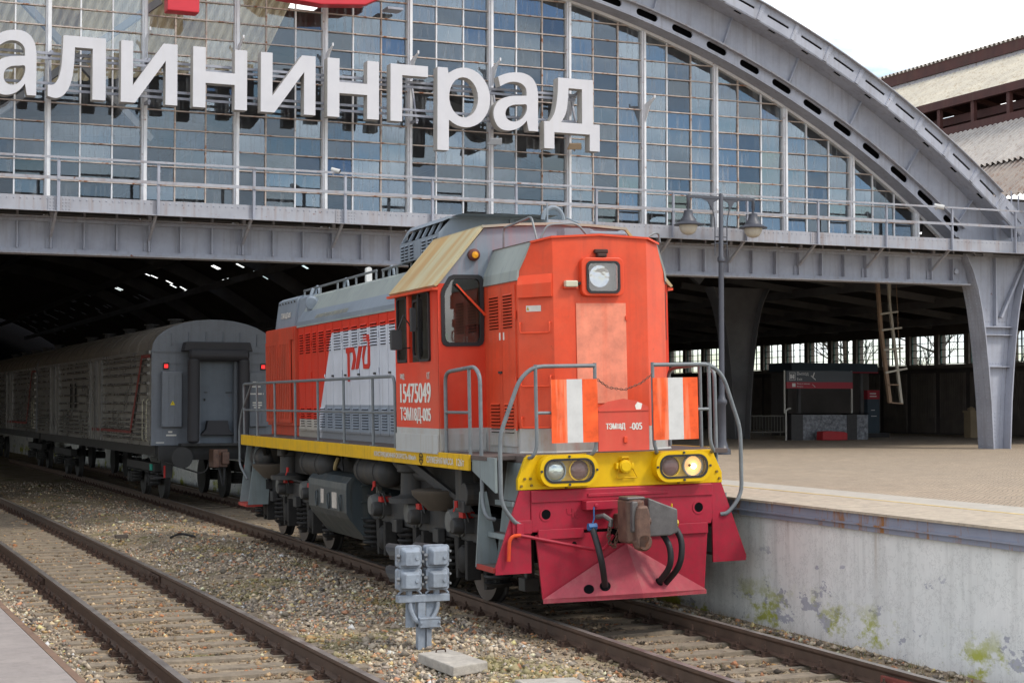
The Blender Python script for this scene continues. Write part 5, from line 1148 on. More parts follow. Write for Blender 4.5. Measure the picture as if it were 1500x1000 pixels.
def bogie(yc, ax, flip=1):
    B = link('bogie', None, loco)
    for s in (-1,1):
        p = MB(); p.prism([(yc-2.75,.86),(yc-2.4,.76),(yc+2.4,.76),(yc+2.75,.86),(yc+2.75,1.08),(yc-2.75,1.08)], *sorted((s*.93,s*1.12)), 'x'); p.build('side_frame', M_under, B, bevel=.015)
        p = MB(); p.tube([(s*1.14,yc-2.6,1.10),(s*1.16,yc,1.13),(s*1.14,yc+2.6,1.10)], .022, 6); p.build('air_pipe', M_under, B)
        for y in ax:
            p = MB(); p.box(*sorted((s*.92,s*1.12)),y-.17,y+.17,.36,.70); p.lathe((s*1.12,y,.53),(s,0,0),[(.17,0),(.17,.04),(.14,.07),(.06,.085),(0,.085)],18); p.box(*sorted((s*1.02,s*1.20)),y-.30,y-.20,.30,.78); p.prism([(y+.15,.80),(y+.32,.80),(y+.26,.28),(y+.18,.28)], *sorted((s*1.0,s*1.16)), 'x'); p.build('axle_box', M_underd, B, smooth=True, bevel=.01)
            p = MB(); p.lathe((s*1.0,y+.12,1.0),(s,0,0),[(.17,0),(.17,.10),(.20,.10),(.20,.14),(.17,.14),(.16,.24),(.13,.30),(0,.31)],22)
            for j in range(8): a = math.pi*j/4; p.cyl((s*1.14,y+.12+.185*math.cos(a),1.0+.185*math.sin(a)),(s*1.17,y+.12+.185*math.cos(a),1.0+.185*math.sin(a)),.018,n=6)
            p.build('brake_cylinder', mat('brake_drum',(.14,.143,.135),.55,grime=.4), B, smooth=True)
            p = MB(); p.box(*sorted((s*1.0,s*1.24)),y-.36,y-.12,.88,1.06); p.lathe((s*1.24,y-.24,.97),(s,0,0),[(.10,0),(.10,.10),(.085,.13),(0,.13)],16); p.tube([(s*1.18,y-.05,1.14),(s*1.22,y-.15,1.20),(s*1.22,y-.3,1.18),(s*1.2,y-.4,1.02)], .014, 6); p.build('brake_valve', M_under, B, smooth=True, bevel=.01)
            p = MB(); p.box(*sorted((s*1.10,s*1.26)),y-.33,y-.18,1.065,1.14); p.build('red_cap', M_rcap, B, bevel=.006)
            p = MB(); p.prism([(y-.42,.55),(y-.36,.85),(y-.30,.55),(y-.34,.18),(y-.44,.2)], *sorted((s*.9,s*1.0)), 'x'); p.build('brake_hanger', M_underd, B)
            for yy in (y-.62,y+.54): p = MB(); p.box(*sorted((s*.78,s*.92)),yy,yy+.08,.25,.75); p.build('brake_block', M_underd, B)
        for y in [(a+b)/2 for a,b in zip(ax[:-1],ax[1:])]+[ax[0]-.9,ax[-1]+.9]:
            p = MB(); spring(p, s*1.02, y, .36, .76, .15, 5); p.cyl((s*1.02,y,.30),(s*1.02,y,.80),.06,n=8); p.cyl((s*1.02,y,.28),(s*1.02,y,.33),.13,.18,n=14); p.build('coil_spring', M_underd, B, smooth=True)
        for ya in (ax[1]-1.05,ax[1]+.80): p = MB(); p.box(*sorted((s*1.14,s*1.24)),ya,ya+.22,.68,.86); p.build('damper_box', M_under, B, bevel=.01)
        for y, dish in ((yc+.25*flip,False),(yc-1.0*flip,True)):
            p = MB()
            if dish: p.lathe((s*1.12,y,1.10),(0,0,1),[(.22,0),(.42,.20),(.43,.26),(.38,.27),(0,.27)],24)
            else: p.lathe((s*1.15,y,1.13),(0,0,1),[(.34,0),(.34,.07),(.22,.09),(.18,.12),(.17,.40),(.22,.42),(.22,.52)],20)
            p.build('side_bearing', M_under if not dish else mat('bearing_dish',(.09,.075,.06),.5,rust=.15,grime=.3), B, smooth=True)
        p = MB(); p.tube([(s*1.30,yc+.55*flip,1.72),(s*1.30,yc+.45*flip,1.66),(s*1.22,yc+.30*flip,1.55),(s*1.0,yc-.2*flip,1.45)], .075, 10, rnd=.1); p.build('cable_duct', M_under, B, smooth=True)
        p = MB(); p.bar((s*1.35,yc-.2*flip,1.72),(s*1.0,yc-1.2*flip,1.20),.10,.08); p.bar((s*1.45,yc-.6*flip,1.72),(s*1.1,yc-1.6*flip,1.25),.06,.06); p.build('frame_brace', M_under, B)
        p = MB(); p.box(*sorted((s*1.18,s*1.34)),yc-2.2*flip-.12,yc-2.2*flip+.12,1.22,1.68); p.cyl((s*1.36,yc-2.45*flip,1.38),(s*1.1,yc-2.45*flip,1.38),.14,n=14); p.box(*sorted((s*1.28,s*1.38)),yc-2.5*flip,yc-2.1*flip,1.16,1.30); p.build('air_valve', M_under, B, bevel=.012)
        for yy, zz in ((yc-2.35*flip,1.26),(yc+1.25*flip,1.34)):
            p = MB(); p.cyl((s*1.42,yy,zz-.04),(s*1.42,yy,zz+.04),.024,n=8); p.bar((s*1.42,yy,zz),(s*1.45,yy+.02,zz-.09),.018,.016); p.build('drain_cock', M_rcap, B)
    p = MB(); p.box(-.9,.9,yc-2.6,yc+2.6,.55,1.05); p.build('bolster', M_black, B)
AX1, AX2 = [2.28,4.06,5.86], [10.15,11.95,13.65]
for y in AX1+AX2: wheelset(y)
bogie(4.06, AX1); bogie(11.95, AX2, -1)
# fuel tank
TK = link('fuel_tank', None, loco); TK['label'] = 'dark grey fuel tank slung under the frame'
L = [(-1.22,1.40),(-1.36,1.37),(-1.44,1.28),(-1.45,1.18),(-1.45,.84),(-1.40,.74),(-1.12,.40),(1.12,.40),(1.40,.74),(1.45,.84),(1.45,1.18),(1.36,1.37),(1.22,1.40)]
p = MB(); p.prism(L, 6.75, 9.1, 'y'); p.build('body', M_tank, TK, bevel=.02)
p = MB(); p.frame(L, [(x*.955,.9+(z-.9)*.93) for x,z in L], 6.735, 6.75, 'y'); p.build('end_rim', M_tank, TK)
for z in (1.24,1.0,.76): p = MB(); p.tube([(-1.22,6.74,z),(-1.22,6.68,z),(-1.02,6.68,z),(-1.02,6.74,z)], .012, 6); p.build('step_rung', M_tank, TK)
for y in (7.05,7.75,8.5):
    p = MB(); p.tube([(-1.47,y+.055*math.cos(a),.98+.12*math.sin(a)) for a in [2*math.pi*j/14 for j in range(14)]], .012, 6, closed=True); p.build('handhole', M_tank, TK)
p = MB(); p.box(-1.456,-1.45,7.30,7.58,.88,1.12); p.box(-1.456,-1.45,8.1,8.28,.92,1.14); p.build('data_plate', mat('data_plate',(.55,.50,.44),.6,grime=.25), TK)
p = MB(); p.box(-1.05,-.98,6.45,6.52,.36,1.3); p.build('tank_hanger', mat('hanger_bar',(.16,.15,.13),.6,rust=.2), loco)
for y0, y1, x, z, r_ in ((5.0,6.55,-1.22,1.50,.21),(8.3,9.9,-1.24,1.50,.21),(12.9,13.9,-1.25,1.47,.20),(5.0,6.55,1.22,1.50,.21)):
    p = MB(); p.lathe((x,y0,z),(0,1,0),[(0,0),(.10,.02),(r_*.85,.08),(r_,.17),(r_,(y1-y0)-.17),(r_*.85,(y1-y0)-.08),(.10,(y1-y0)-.02),(0,y1-y0)],22)
    p.build('air_reservoir', M_under, loco, smooth=True)
    for yy in (y0+.35,y1-.35):
        p = MB(); p.tube([(x+(r_+.006)*math.cos(a),yy,z+(r_+.006)*math.sin(a)) for a in [2*math.pi*j/18 for j in range(18)]], .014, 5, closed=True)
        p.build('reservoir_strap', M_under, loco)
p = MB()
for k in range(7): p.tube([(-1.2+.02*k,7.9+.03*k,1.70),(-1.3,7.5+.05*k,1.60-.02*k),(-1.34,7.3+.04*k,1.44+.01*k)], .014, 5, rnd=.1)
p.build('cable_bundle', M_rubber, loco, smooth=True)
p = MB(); p.tube([(-1.3,7.75,1.62),(-1.36,7.7,1.52),(-1.34,7.8,1.44),(-1.3,7.9,1.55)], .03, 7, rnd=.05); p.build('frayed_rope', mat('rope',(.35,.27,.13),.9), loco, smooth=True)
# sand pipes and brake rigging ahead of the leading axle
p = MB(); p.tube([(-.95,1.0,1.2),(-.95,1.15,.6),(-.85,1.55,.16)], .022, 8); p.build('sand_pipe', M_underd, loco); p = MB(); p.box(-1.0,-.82,.55,.75,.30,.45); p.box(-.95,-.85,.6,.7,.45,1.2); p.build('rail_guard', M_under, loco, bevel=.01)
# ================================================================== BAGGAGE CARS
M_cend = mat('car_end_grey', (.15,.168,.195), .5, var=.16, scale=1.5, streak=.3, scol=(.06,.06,.065,1), grime=.12, spec=.45)
M_cside = mat('car_side_metal', (.20,.195,.185), .32, .5, .28, 1.3, streak=.45, scol=(.12,.105,.09,1), grime=.15, bump=.12, bscale=6, spec=.5)
M_crib = mat('car_rib_metal', (.31,.30,.285), .27, .7, .22, 1.2, streak=.3, scol=(.16,.14,.12,1), grime=.06, bump=.05, bscale=5, spec=.5)
M_croof = mat('car_roof', (.15,.135,.115), .6, var=.25, scale=1.2, streak=.3, grime=.25)
M_bellow = mat('gangway_rubber', (.028,.028,.033), .6, var=.2, scale=3, spec=.4)
M_cund = mat('car_underframe', (.045,.045,.045), .75, var=.3, scale=4, grime=.4)
M_redl = mat('car_red_stripe', (.19,.035,.03), .7, var=.4, grime=.3); M_rlamp = emit('red_tail_lamp', (1.0,.03,.03,1), .8)
def car(label, cx, y0, y1, full):
    C = thing('baggage_car', label, 'railway car', (cx,y0,0), (0,0,0), 'baggage cars standing in the shed'); Ln = y1-y0; W = 1.57
    arc = [(W*math.cos(R(a)), 3.72+.80*math.sin(R(a))**.9) for a in range(0,181,12)]
    sec = [(W,1.40)]+arc+[(-W,1.40)]
    p = MB(); p.prism(sec, 0, .06, 'y'); p.build('end_wall', M_cend, C, bevel=.02)
    p = MB(); p.prism(arc+[(-W,3.70),(W,3.70)], .06, Ln, 'y'); p.build('roof', M_croof, C, smooth=True)
    p = MB()
    for k in range(int(Ln/1.3)):
        y = .5+1.3*k; p.tube([(x*1.003,y,z+.006) for x,z in arc], .012, 4)
    p.build('roof_seam', M_croof, C)
    for s in (-1,1):
        p = MB(); p.box(*sorted((s*W,s*(W-.05))),.06,Ln,1.40,3.72); p.build('side_wall', M_cside, C)
        if s > 0: continue
        for a, b in ((.35,6.7),(9.3,15.0),(17.4,Ln-.4)):
            for z in (1.52,1.64,1.76,1.88,2.0,2.18,2.42,2.66,2.92,3.16,3.36,3.52,3.64):
                p = MB(); p.cyl((-W-.012,a,z+.02),(-W-.012,b,z+.02),.036,n=10); p.build('side_rib', M_crib, C, smooth=True)
        for ya in (6.9,15.1):
            D = link('side_door', None, C)
            p = MB(); p.box(-W-.02,-W,ya,ya+2.1,1.42,3.60); p.build('panel', M_cside, D)
            for yy in (ya+.1,ya+.85,ya+1.2,ya+2.0): p = MB(); p.box(-W-.06,-W-.02,yy-.05,yy+.05,1.42,3.66); p.build('door_bar', M_cside, D)
        for yy in (11.6,12.5):
            p = MB(); p.box(-W-.04,-W-.036,yy,yy+.22,2.3,3.05); p.build('window', M_black, C)
        p = MB(); p.box(-W-.05,-W,.06,Ln,3.66,3.74); p.build('gutter', M_cside, C)
        p = MB(); p.bar((-W-.042,2.5,1.72),(-W-.042,1.0,3.62),.012,.16,up=(0,1,0)); p.box(-W-.045,-W-.037,2.5,8.5,1.66,1.74); p.box(-W-.045,-W-.037,-.0,1.05,3.56,3.64); p.build('painted_line', M_redl, C)
        for yy in (.25,.75): p = MB(); p.tube([(-W-.02,yy,1.5),(-W-.07,yy,1.55),(-W-.07,yy,2.5),(-W-.02,yy,2.55)], .014, 6); p.build('grab_rail', mat('cream_rail',(.42,.40,.30),.6), C)
    for y in (3.0,6.2,9.5,13.0,16.4): p = MB(); p.cyl((-.35,y,4.50),(-.35,y,4.62),.16,n=14); p.cyl((-.35,y,4.62),(-.35,y,4.66),.22,n=14); p.build('roof_vent', M_cund, C)
    p = MB(); p.box(-1.45,1.45,.1,Ln,1.15,1.40); p.build('underframe', M_cund, C)
    for yb_ in (3.4,Ln-3.4):
        B = link('bogie', None, C)
        for dy in (-1.2,1.2):
            for s in (-1,1):
                p = MB(); p.lathe((s*.86,yb_+dy,.475),(-s,0,0),[(.0,0),(.43,.0),(.47,.0),(.477,.10),(.50,.12),(.50,.14),(0,.15)],24); p.build('wheel', M_cund, B, smooth=True)
                p = MB(); p.box(*sorted((s*.95,s*1.22)),yb_+dy-.2,yb_+dy+.2,.35,.62); p.lathe((s*1.22,yb_+dy,.48),(s,0,0),[(.14,0),(.13,.05),(0,.06)],12); spring(p, s*1.08, yb_+dy-.33, .38, .72, .11, 4); spring(p, s*1.08, yb_+dy+.33, .38, .72, .11, 4); p.build('axle_box', M_cund, B)
        for s in (-1,1): p = MB(); p.box(*sorted((s*.98,s*1.18)),yb_-1.9,yb_+1.9,.72,.92); p.build('side_frame', M_cund, B)
    if not full: return C
    # end wall fittings
    p = MB()
    for k in range(6): x = -1.08+.43*k; p.box(x-.012,x+.012,-.03,0,3.86,4.12+.10*math.cos(x)); 
    p.box(-W+.02,W-.02,-.025,0,3.70,3.73); p.box(-1.35,-.7,-.02,0,3.42,3.44); p.box(.7,1.35,-.02,0,3.42,3.44); p.build('end_rib', M_cend, C)
    for s in (-1,1):
        E_ = link('cabinet', None, C)
        p = MB(); p.box(*sorted((s*1.34,s*.84)),-.16,0,1.86,3.22); p.build('casing', M_cend, E_, bevel=.02)
        for x in (1.17,1.02): p = MB(); p.box(s*x-.01,s*x+.01,-.172,-.16,1.92,3.15); p.build('seam', M_cend, E_)
        p = MB(); p.box(s*1.22-.07,s*1.22+.07,-.03,0,3.27,3.44); p.build('tail_lamp_box', M_cund, C); p = MB(); p.box(s*1.22-.045,s*1.22+.045,-.045,-.03,3.31,3.40); p.build('tail_lamp', M_rlamp, C)
        p = MB(); p.lathe((s*.62,-.42,2.5),(0,0,1),[(.10,-1.02),(.15,-.98),(.15,1.0),(.10,1.06)],14); p.build('gangway_roll', M_bellow, C, smooth=True)
        p = MB(); p.box(*sorted((s*.50,s*.42)),-.30,0,1.46,3.56); p.build('door_jamb', M_cend, C)
        p = MB(); p.lathe((s*.90,-.02,1.12),(0,-1,0),[(.11,0),(.11,.10),(.13,.12),(.08,.14),(.08,.40),(.26,.42),(.26,.46),(.05,.475),(0,.475)],22); p.build('buffer', M_cund, C, smooth=True)
    p = MB(); p.add([(-1.14,-.176,2.40),(-1.02,-.176,2.40),(-1.08,-.176,2.51)], [(0,1,2)]); p.build('warning_triangle', mat('warning_yellow',(.70,.55,.03),.5), C, fix=False)
    p = MB(); p.add([(-1.085,-.179,2.42),(-1.07,-.179,2.455),(-1.085,-.179,2.455),(-1.075,-.179,2.485),(-1.09,-.179,2.45),(-1.078,-.179,2.45)], [(0,1,4),(2,3,5)]); p.build('warning_bolt', M_black, C, fix=False)
    p = MB(); p.lathe((-.74,-.42,3.62),(1,0,0),[(.10,0),(.15,.05),(.15,1.43),(.10,1.48)],14); p.build('gangway_roll', M_bellow, C, smooth=True)
    p = MB(); p.prism([(-.86,3.72),(.86,3.72),(.80,3.95),(-.80,3.95)], -.40, 0, 'y'); p.build('gangway_hood', M_bellow, C, bevel=.02)
    p = MB(); p.box(-.42,.42,-.12,-.08,1.46,3.52); p.build('end_door', mat('end_door',(.13,.155,.185),.5,var=.15,streak=.2,scol=(.07,.08,.09,1),rust=.04), C)
    p = MB(); p.prism([(-.42,1.66),(.42,1.66),(.30,1.80),(.26,2.02),(-.24,2.02),(-.28,1.80)], -.32, -.13, 'y'); p.build('bridge_plate', M_bellow, C, bevel=.01)
    p = MB(); p.box(-.30,-.27,-.16,-.12,2.5,2.56); p.box(-.30,-.22,-.16,-.14,2.70,2.72); p.box(.24,.40,-.16,-.14,2.70,2.72); p.build('door_handle', M_cund, C)
    p = MB(); p.box(-.9,.95,-.36,0,1.40,1.46); p.build('end_step', M_cund, C); p = MB(); p.box(-1.4,1.4,-.05,.1,1.05,1.40); p.build('headstock', M_cund, C)
    p = MB(); p.box(-.12,.12,-.35,.1,1.0,1.2); p.prism([(-.22,-.35),(.2,-.35),(.22,-.5),(-.02,-.52),(-.06,-.75),(-.2,-.75)], .88, 1.32, 'z'); p.box(.06,.24,-.58,-.4,.95,1.25); p.build('coupler', M_cp, C, bevel=.02)
    p = MB(); p.tube([(.02,-.3,.95),(.08,-.4,.6),(.12,-.4,.38),(.16,-.38,.6),(.18,-.3,.9)], .03, 8, rnd=.1); p.tube([(.7,-.2,1.1),(.75,-.3,.6),(.85,-.3,.55),(.92,-.2,1.0)], .025, 8, rnd=.1); p.build('brake_hose', M_rubber, C, smooth=True)
    p = MB(); p.tube([(-1.25,-.12,1.0),(-.4,-.25,.72),(-.25,-.3,.80),(-.2,-.3,1.0)], .02, 8, rnd=.08); p.build('uncoupling_rod', M_cund, C, smooth=True)
    for s in (-1,1): p = MB(); p.prism([(s*1.40,1.38),(s*1.0,1.38),(s*1.05,.62),(s*1.25,.62)], -.02, .02, 'y'); p.box(*sorted((s*1.5,s*1.1)),.05,.5,.60,.64); p.build('corner_step', M_cund, C)
    p = MB(); p.box(-1.26,-1.22,-.04,-.02,.62,.92); p.build('red_marker', M_rcap, C)
    p = MB(); p.cyl((-1.5,.3,.80),(-1.5,.3,.95),.04,n=8); p.build('green_tag', mat('green_tag',(.03,.28,.20),.5), C)
    for x, z, w in ((.92,2.95,.12),(.90,2.84,.22),(.86,2.66,.34),(.92,2.44,.24),(.92,2.38,.24),(.95,2.32,.16)):
        p = MB(); p.box(x,x+w,-.166,-.161,z,z+.035); p.build('stencil_marks', M_wtxt, C)
    p = MB(); p.box(-1.15,-1.05,-.006,0,1.72,1.76); p.box(-1.2,-.95,-.006,0,1.64,1.68); p.box(-1.45,-1.25,-.006,0,1.47,1.49); p.build('stencil_marks', M_wtxt, C)
    return C
car('grey baggage car end with black gangway and two red tail lamps', .90, 24.0, 44.6, True)
car('farther silver baggage car cut by the left edge of the picture', 1.0, 45.6, 66, False)

# ================================================================== STATION NAME SIGN
M_letter = mat('sign_letter_white', (.56,.56,.59), .45, var=.07, scale=2, streak=.12, scol=(.45,.42,.36,1), spec=.4)
M_lside = mat('sign_letter_side', (.50,.49,.47), .6, var=.12, scale=4, streak=.35, scol=(.33,.27,.18,1), grime=.1)
sg = thing('station_name_sign', 'large white raised letters spelling the city name on the glass', 'sign')
LET = [('а',-5.28,-4.44,8.46,9.70),('л',-4.22,-3.10,8.46,9.70),('и',-2.80,-1.67,8.46,9.70),('н',-1.35,-.23,8.46,9.70),('и',.06,1.23,8.46,9.70),('н',1.49,2.63,8.46,9.70),('г',2.89,3.74,8.46,9.69),('р',3.96,5.19,8.46,9.70),('а',5.27,6.34,8.45,9.70),('д',6.49,7.86,8.46,9.69)]
def ell(cx, cy, rx, ry, a0, a1, n): return [(cx+rx*math.cos(R(a0+(a1-a0)*k/n)), cy+ry*math.sin(R(a0+(a1-a0)*k/n))) for k in range(n+1)]
def cat(P, closed=False, m=4):
    """smooth curve through points"""
    out_ = []; n = len(P)
    for i in range(n if closed else n-1):
        p0, p1, p2, p3 = [P[(i+d)%n] if closed else P[min(max(i+d,0),n-1)] for d in (-1,0,1,2)]
        for k in range(m):
            t_ = k/m; out_.append(tuple(.5*(2*p1[j]+(p2[j]-p0[j])*t_+(2*p0[j]-5*p1[j]+4*p2[j]-p3[j])*t_*t_+(3*p1[j]-p0[j]-3*p2[j]+p3[j])*t_**3) for j in (0,1)))
    if not closed: out_.append(P[-1])
    return out_
GL = {'н': [[(0,0),(.23,0),(.23,.41),(.77,.41),(.77,0),(1,0),(1,1),(.77,1),(.77,.60),(.23,.60),(.23,1),(0,1)]],
 'и': [[(0,0),(.25,0),(.79,.72),(.79,0),(1,0),(1,1),(.75,1),(.21,.28),(.21,1),(0,1)]],
 'г': [[(0,0),(.31,0),(.31,.81),(1,.81),(1,1),(0,1)]],
 'л': [[(.26,1),(1,1),(1,0),(.77,0),(.77,.82),(.46,.82)]+cat([(.455,.66),(.43,.40),(.37,.18),(.27,.04),(.14,-.015),(0,.01)])+cat([(0,.19),(.10,.20),(.18,.30),(.23,.50),(.25,.78)])],
 'д': [[(0,-.30),(.18,-.30),(.18,0),(.82,0),(.82,-.30),(1,-.30),(1,.19),(.88,.19),(.88,1),(.25,1)]+cat([(.245,.78),(.22,.52),(.17,.32),(.09,.19)])+[(0,.19)], [(.30,.19),(.68,.19),(.68,.82),(.435,.82)]+cat([(.43,.66),(.40,.42),(.36,.29)])],
 'р': [[(0,-.45),(.215,-.45),(.215,.07)]+ell(.52,.5,.48,.525,-128,128,26)+[(.205,.90),(.19,1),(0,1)], ell(.495,.5,.275,.355,0,345,22)],
 'а': [[(1,0)]+cat([(1,.64),(.97,.80),(.87,.94),(.70,1.01),(.52,1.02),(.30,.99),(.10,.92)])+cat([(.15,.75),(.33,.83),(.50,.85),(.64,.82),(.73,.74),(.74,.62)])+cat([(.60,.61),(.38,.59),(.18,.53),(.05,.42),(0,.27),(.04,.12),(.15,.01),(.32,-.02),(.52,.02),(.66,.10),(.745,.18)])+[(.79,0)], cat([(.74,.46),(.735,.34),(.66,.23),(.54,.16),(.41,.145),(.30,.19),(.265,.28),(.31,.38),(.44,.44),(.60,.455)], True, 3)]}
def solid(name, loops, x0, x1, z0, z1, y, depth, mats, par):
    """closed outline with holes, extruded along y"""
    cu = bpy.data.curves.new('o', 'CURVE'); cu.dimensions = '2D'; cu.fill_mode = 'BOTH'; cu.extrude = depth/2
    for L in loops:
        sp_ = cu.splines.new('POLY'); sp_.points.add(len(L)-1); sp_.use_cyclic_u = True
        for q, (u, v) in zip(sp_.points, L): q.co = (x0+u*(x1-x0), z0+v*(z1-z0), 0, 1)
    ob = bpy.data.objects.new('o', cu); COL.objects.link(ob); dg = bpy.context.evaluated_depsgraph_get()
    me0 = ob.evaluated_get(dg).to_mesh(); mb = MB()
    mb.v = [(p_.co.x, y+depth/2-p_.co.z, p_.co.y) for p_ in me0.vertices]; mb.f = [list(p_.vertices) for p_ in me0.polygons]
    mb.mi = [0 if abs(p_.normal.z) > .5 else 1 for p_ in me0.polygons]
    bpy.data.objects.remove(ob); bpy.data.curves.remove(cu)
    return mb.build(name, mats, par, fix=False)
for ch, xa, xb, za, zb2 in LET: solid('letter', GL[ch], xa, xb, za, zb2, 16.5, .26, [M_letter,M_lside], sg)['label'] = 'white letter '+ch
for z in (9.38,9.28,8.78,8.66):
    p = MB(); p.box(-5.6,7.4,16.80,16.84,z-.025,z+.025); p.build('mounting_bar', M_steel, sg)
for i in range(5,13):
    x = mx_[i]; p = MB(); p.box(x-.03,x+.03,16.84,17.24,8.55,8.60); p.box(x-.03,x+.03,16.84,17.24,9.40,9.45); p.bar((x,16.86,8.5),(x,17.2,9.4),.04,.04); p.build('mounting_bracket', M_steel, sg)
lg = thing('railway_emblem_sign', 'red raised railway emblem above the station name, cut by the top edge', 'sign')
M_redsign = mat('sign_red', (.55,.025,.04), .4, var=.08, spec=.45)
p = MB(); p.box(-1.89,-1.24,16.45,16.80,10.38,13.6); p.build('emblem_piece', M_redsign, lg, bevel=.02)
p = MB(); L = [(.05,11.6),(.15,11.05),(.45,10.86),(1.35,10.80),(2.3,10.88),(2.75,11.1),(2.9,11.7),(2.9,13.4),(2.1,13.4),(2.1,11.8),(1.9,11.45),(1.0,11.42),(.85,11.7),(.9,13.4),(.1,13.4)]; p.prism(L, 16.45, 16.80, 'y'); p.build('emblem_piece', M_redsign, lg, bevel=.02)
p = MB(); p.box(-2.2,3.4,16.82,16.86,11.5,11.58); p.box(2.95,3.3,16.86,17.24,10.95,11.0); p.build('mounting_bar', M_steel, lg)
for x in (-2.17,-.24,1.69): p = MB(); p.box(x-.03,x+.03,16.86,17.30,11.46,11.52); p.build('mounting_bracket', M_steel, lg)
# floodlights and cameras on the facade
for x, z, m, lab in ((5.34,8.18,mat('flood_grey',(.30,.31,.32),.5),'grey floodlight mounted under the letter that has a long stem'),(7.27,8.19,mat('flood_brown',(.26,.19,.12),.6),'brown floodlight mounted under the last letter of the name')):
    T = thing('floodlight', lab, 'floodlight', (x,16.6,z), (R(12),0,R(-25)), 'floodlights fixed below the station name')
    p = MB(); p.prism([(-.10,.07),(.16,.07),(.16,-.07),(-.16,-.07)], -.09, .09, 'y'); p.build('casing', m, T, bevel=.01); p = MB(); p.box(.16,.165,-.075,.075,-.055,.055); p.build('glass', M_mirror, T)
    p = MB(); p.box(-.02,.02,-.02,.72,-.11,-.08); p.box(-.02,.02,.0,.03,-.1,.02); p.build('bracket', M_steel, T)
for x, y, z, s, lab in ((1.50,15.95,7.22,1,'small white security camera on the walkway railing below the letters'),(16.75,15.95,7.18,1.3,'small white security camera on the walkway railing near the arch foot')):
    T = thing('security_camera', lab, 'camera', (x,y,z), (0,0,R(-30)), 'security cameras on the walkway railing')
    p = MB(); p.cyl((-.08*s,0,.05),(.10*s,-.02,.0),.045*s,n=12); p.build('casing', M_brd, T, smooth=True); p = MB(); p.cyl((.10*s,-.02,.0),(.105*s,-.02,-.002),.035*s,n=12); p.build('lens', M_black, T); p = MB(); p.cyl((-.05*s,0,.03),(-.05*s,.02,-.06),.018,n=8); p.build('mount', M_brd, T)

# ================================================================== LAMP POST
M_lp = mat('lamp_post_dark', (.062,.066,.082), .45, var=.15, scale=4, spec=.45)
LP = thing('lamp_post', 'dark double lantern lamp post standing on the platform behind the locomotive', 'lamp post', (10.40,15.5,1.303), (0,0,R(0)))
p = MB(); p.lathe((0,0,0),(0,0,1),[(.20,0),(.20,.10),(.15,.14),(.13,.22),(.10,.30),(.09,1.1),(.12,1.14),(.12,1.2),(.085,1.25),(.065,1.35),(.06,4.30),(.085,4.33),(.085,4.40),(.055,4.45),(.05,5.82),(.03,5.86),(0,5.87)],16); p.build('post', M_lp, LP, smooth=True)
p = MB(); p.box(-.88,.88,-.02,.02,5.72,5.79); p.build('cross_arm', M_lp, LP, bevel=.006)
M_globe = mat('opal_globe', (.50,.47,.40), .4, var=.15, scale=6)
for s in (-1,1):
    p = MB(); p.prism([(s*.05,5.72),(s*.50,5.72),(s*.34,5.66),(s*.25,5.52),(s*.21,5.45),(s*.20,5.64)], -.012, .012, 'y'); p.tube([(s*.23,0,5.55),(s*.17,0,5.30),(s*.155,0,5.1),(s*.155,0,4.45)], .014, 6); p.box(*sorted((s*.05,s*.155)),-.01,.01,4.86,4.885); p.box(*sorted((s*.05,s*.155)),-.01,.01,4.72,4.745); p.build('bracket', M_lp, LP)
    Ln_ = link('lantern', None, LP)
    p = MB(); p.lathe((s*.84,0,5.10),(0,0,1),[(.32,0),(.33,.015),(.27,.05),(.19,.09),(.17,.14),(.12,.20),(.10,.30),(.10,.33),(.03,.35),(.025,.42),(.035,.44),(.035,.68)],20); p.build('lamp_shade', M_lp, Ln_, smooth=True)
    p = MB(); p.lathe((s*.84,0,5.12),(0,0,-1),[(.21,0),(.21,.03),(.19,.12),(.14,.19),(.07,.225),(0,.235)],18); p.build('globe', M_globe, Ln_, smooth=True)

# ================================================================== DWARF SIGNAL
M_sig = mat('signal_grey', (.27,.31,.36), .5, var=.2, scale=5, grime=.3, streak=.4, scol=(.14,.14,.14,1), rust=.05, bump=.15, bscale=30)
M_sigd = mat('signal_hood', (.03,.031,.034), .5, var=.15)
SG = thing('dwarf_signal', 'light grey dwarf shunting signal with four lamp heads seen from behind', 'signal', (-2.55,-.33,-.16))
p = MB(); p.box(-.085,.0,-.04,.04,0,.56); p.build('post', M_sig, SG, bevel=.005); p = MB(); p.box(.005,.06,-.06,-.02,0,.30); p.box(-.21,-.10,.0,.012,.24,.50); p.box(.02,.14,.0,.012,.26,.50); p.build('back_post', M_sig, SG)
p = MB(); p.box(-.31,.27,-.05,.05,.505,.585); p.build('cross_beam', M_sig, SG, bevel=.008)
p = MB(); p.box(-.085,.145,-.10,.02,.24,.34); p.box(-.09,.15,-.105,.025,.325,.345); p.cyl((-.07,-.115,.29),(-.07,-.10,.29),.014,n=8); p.cyl((.13,-.115,.29),(.13,-.10,.29),.014,n=8); p.cyl((.05,-.06,.22),(.05,-.06,.24),.025,n=8); p.build('junction_box', M_sig, SG, bevel=.01)
for x in (-.17,.14): p = MB(); p.tube([(x,-.02,.51),(x,-.03,.43),(x*.55-.02,-.05,.31),(x*.3-.02,-.05,.29)], .024, 8, rnd=.06); p.build('conduit', M_sig, SG, smooth=True)
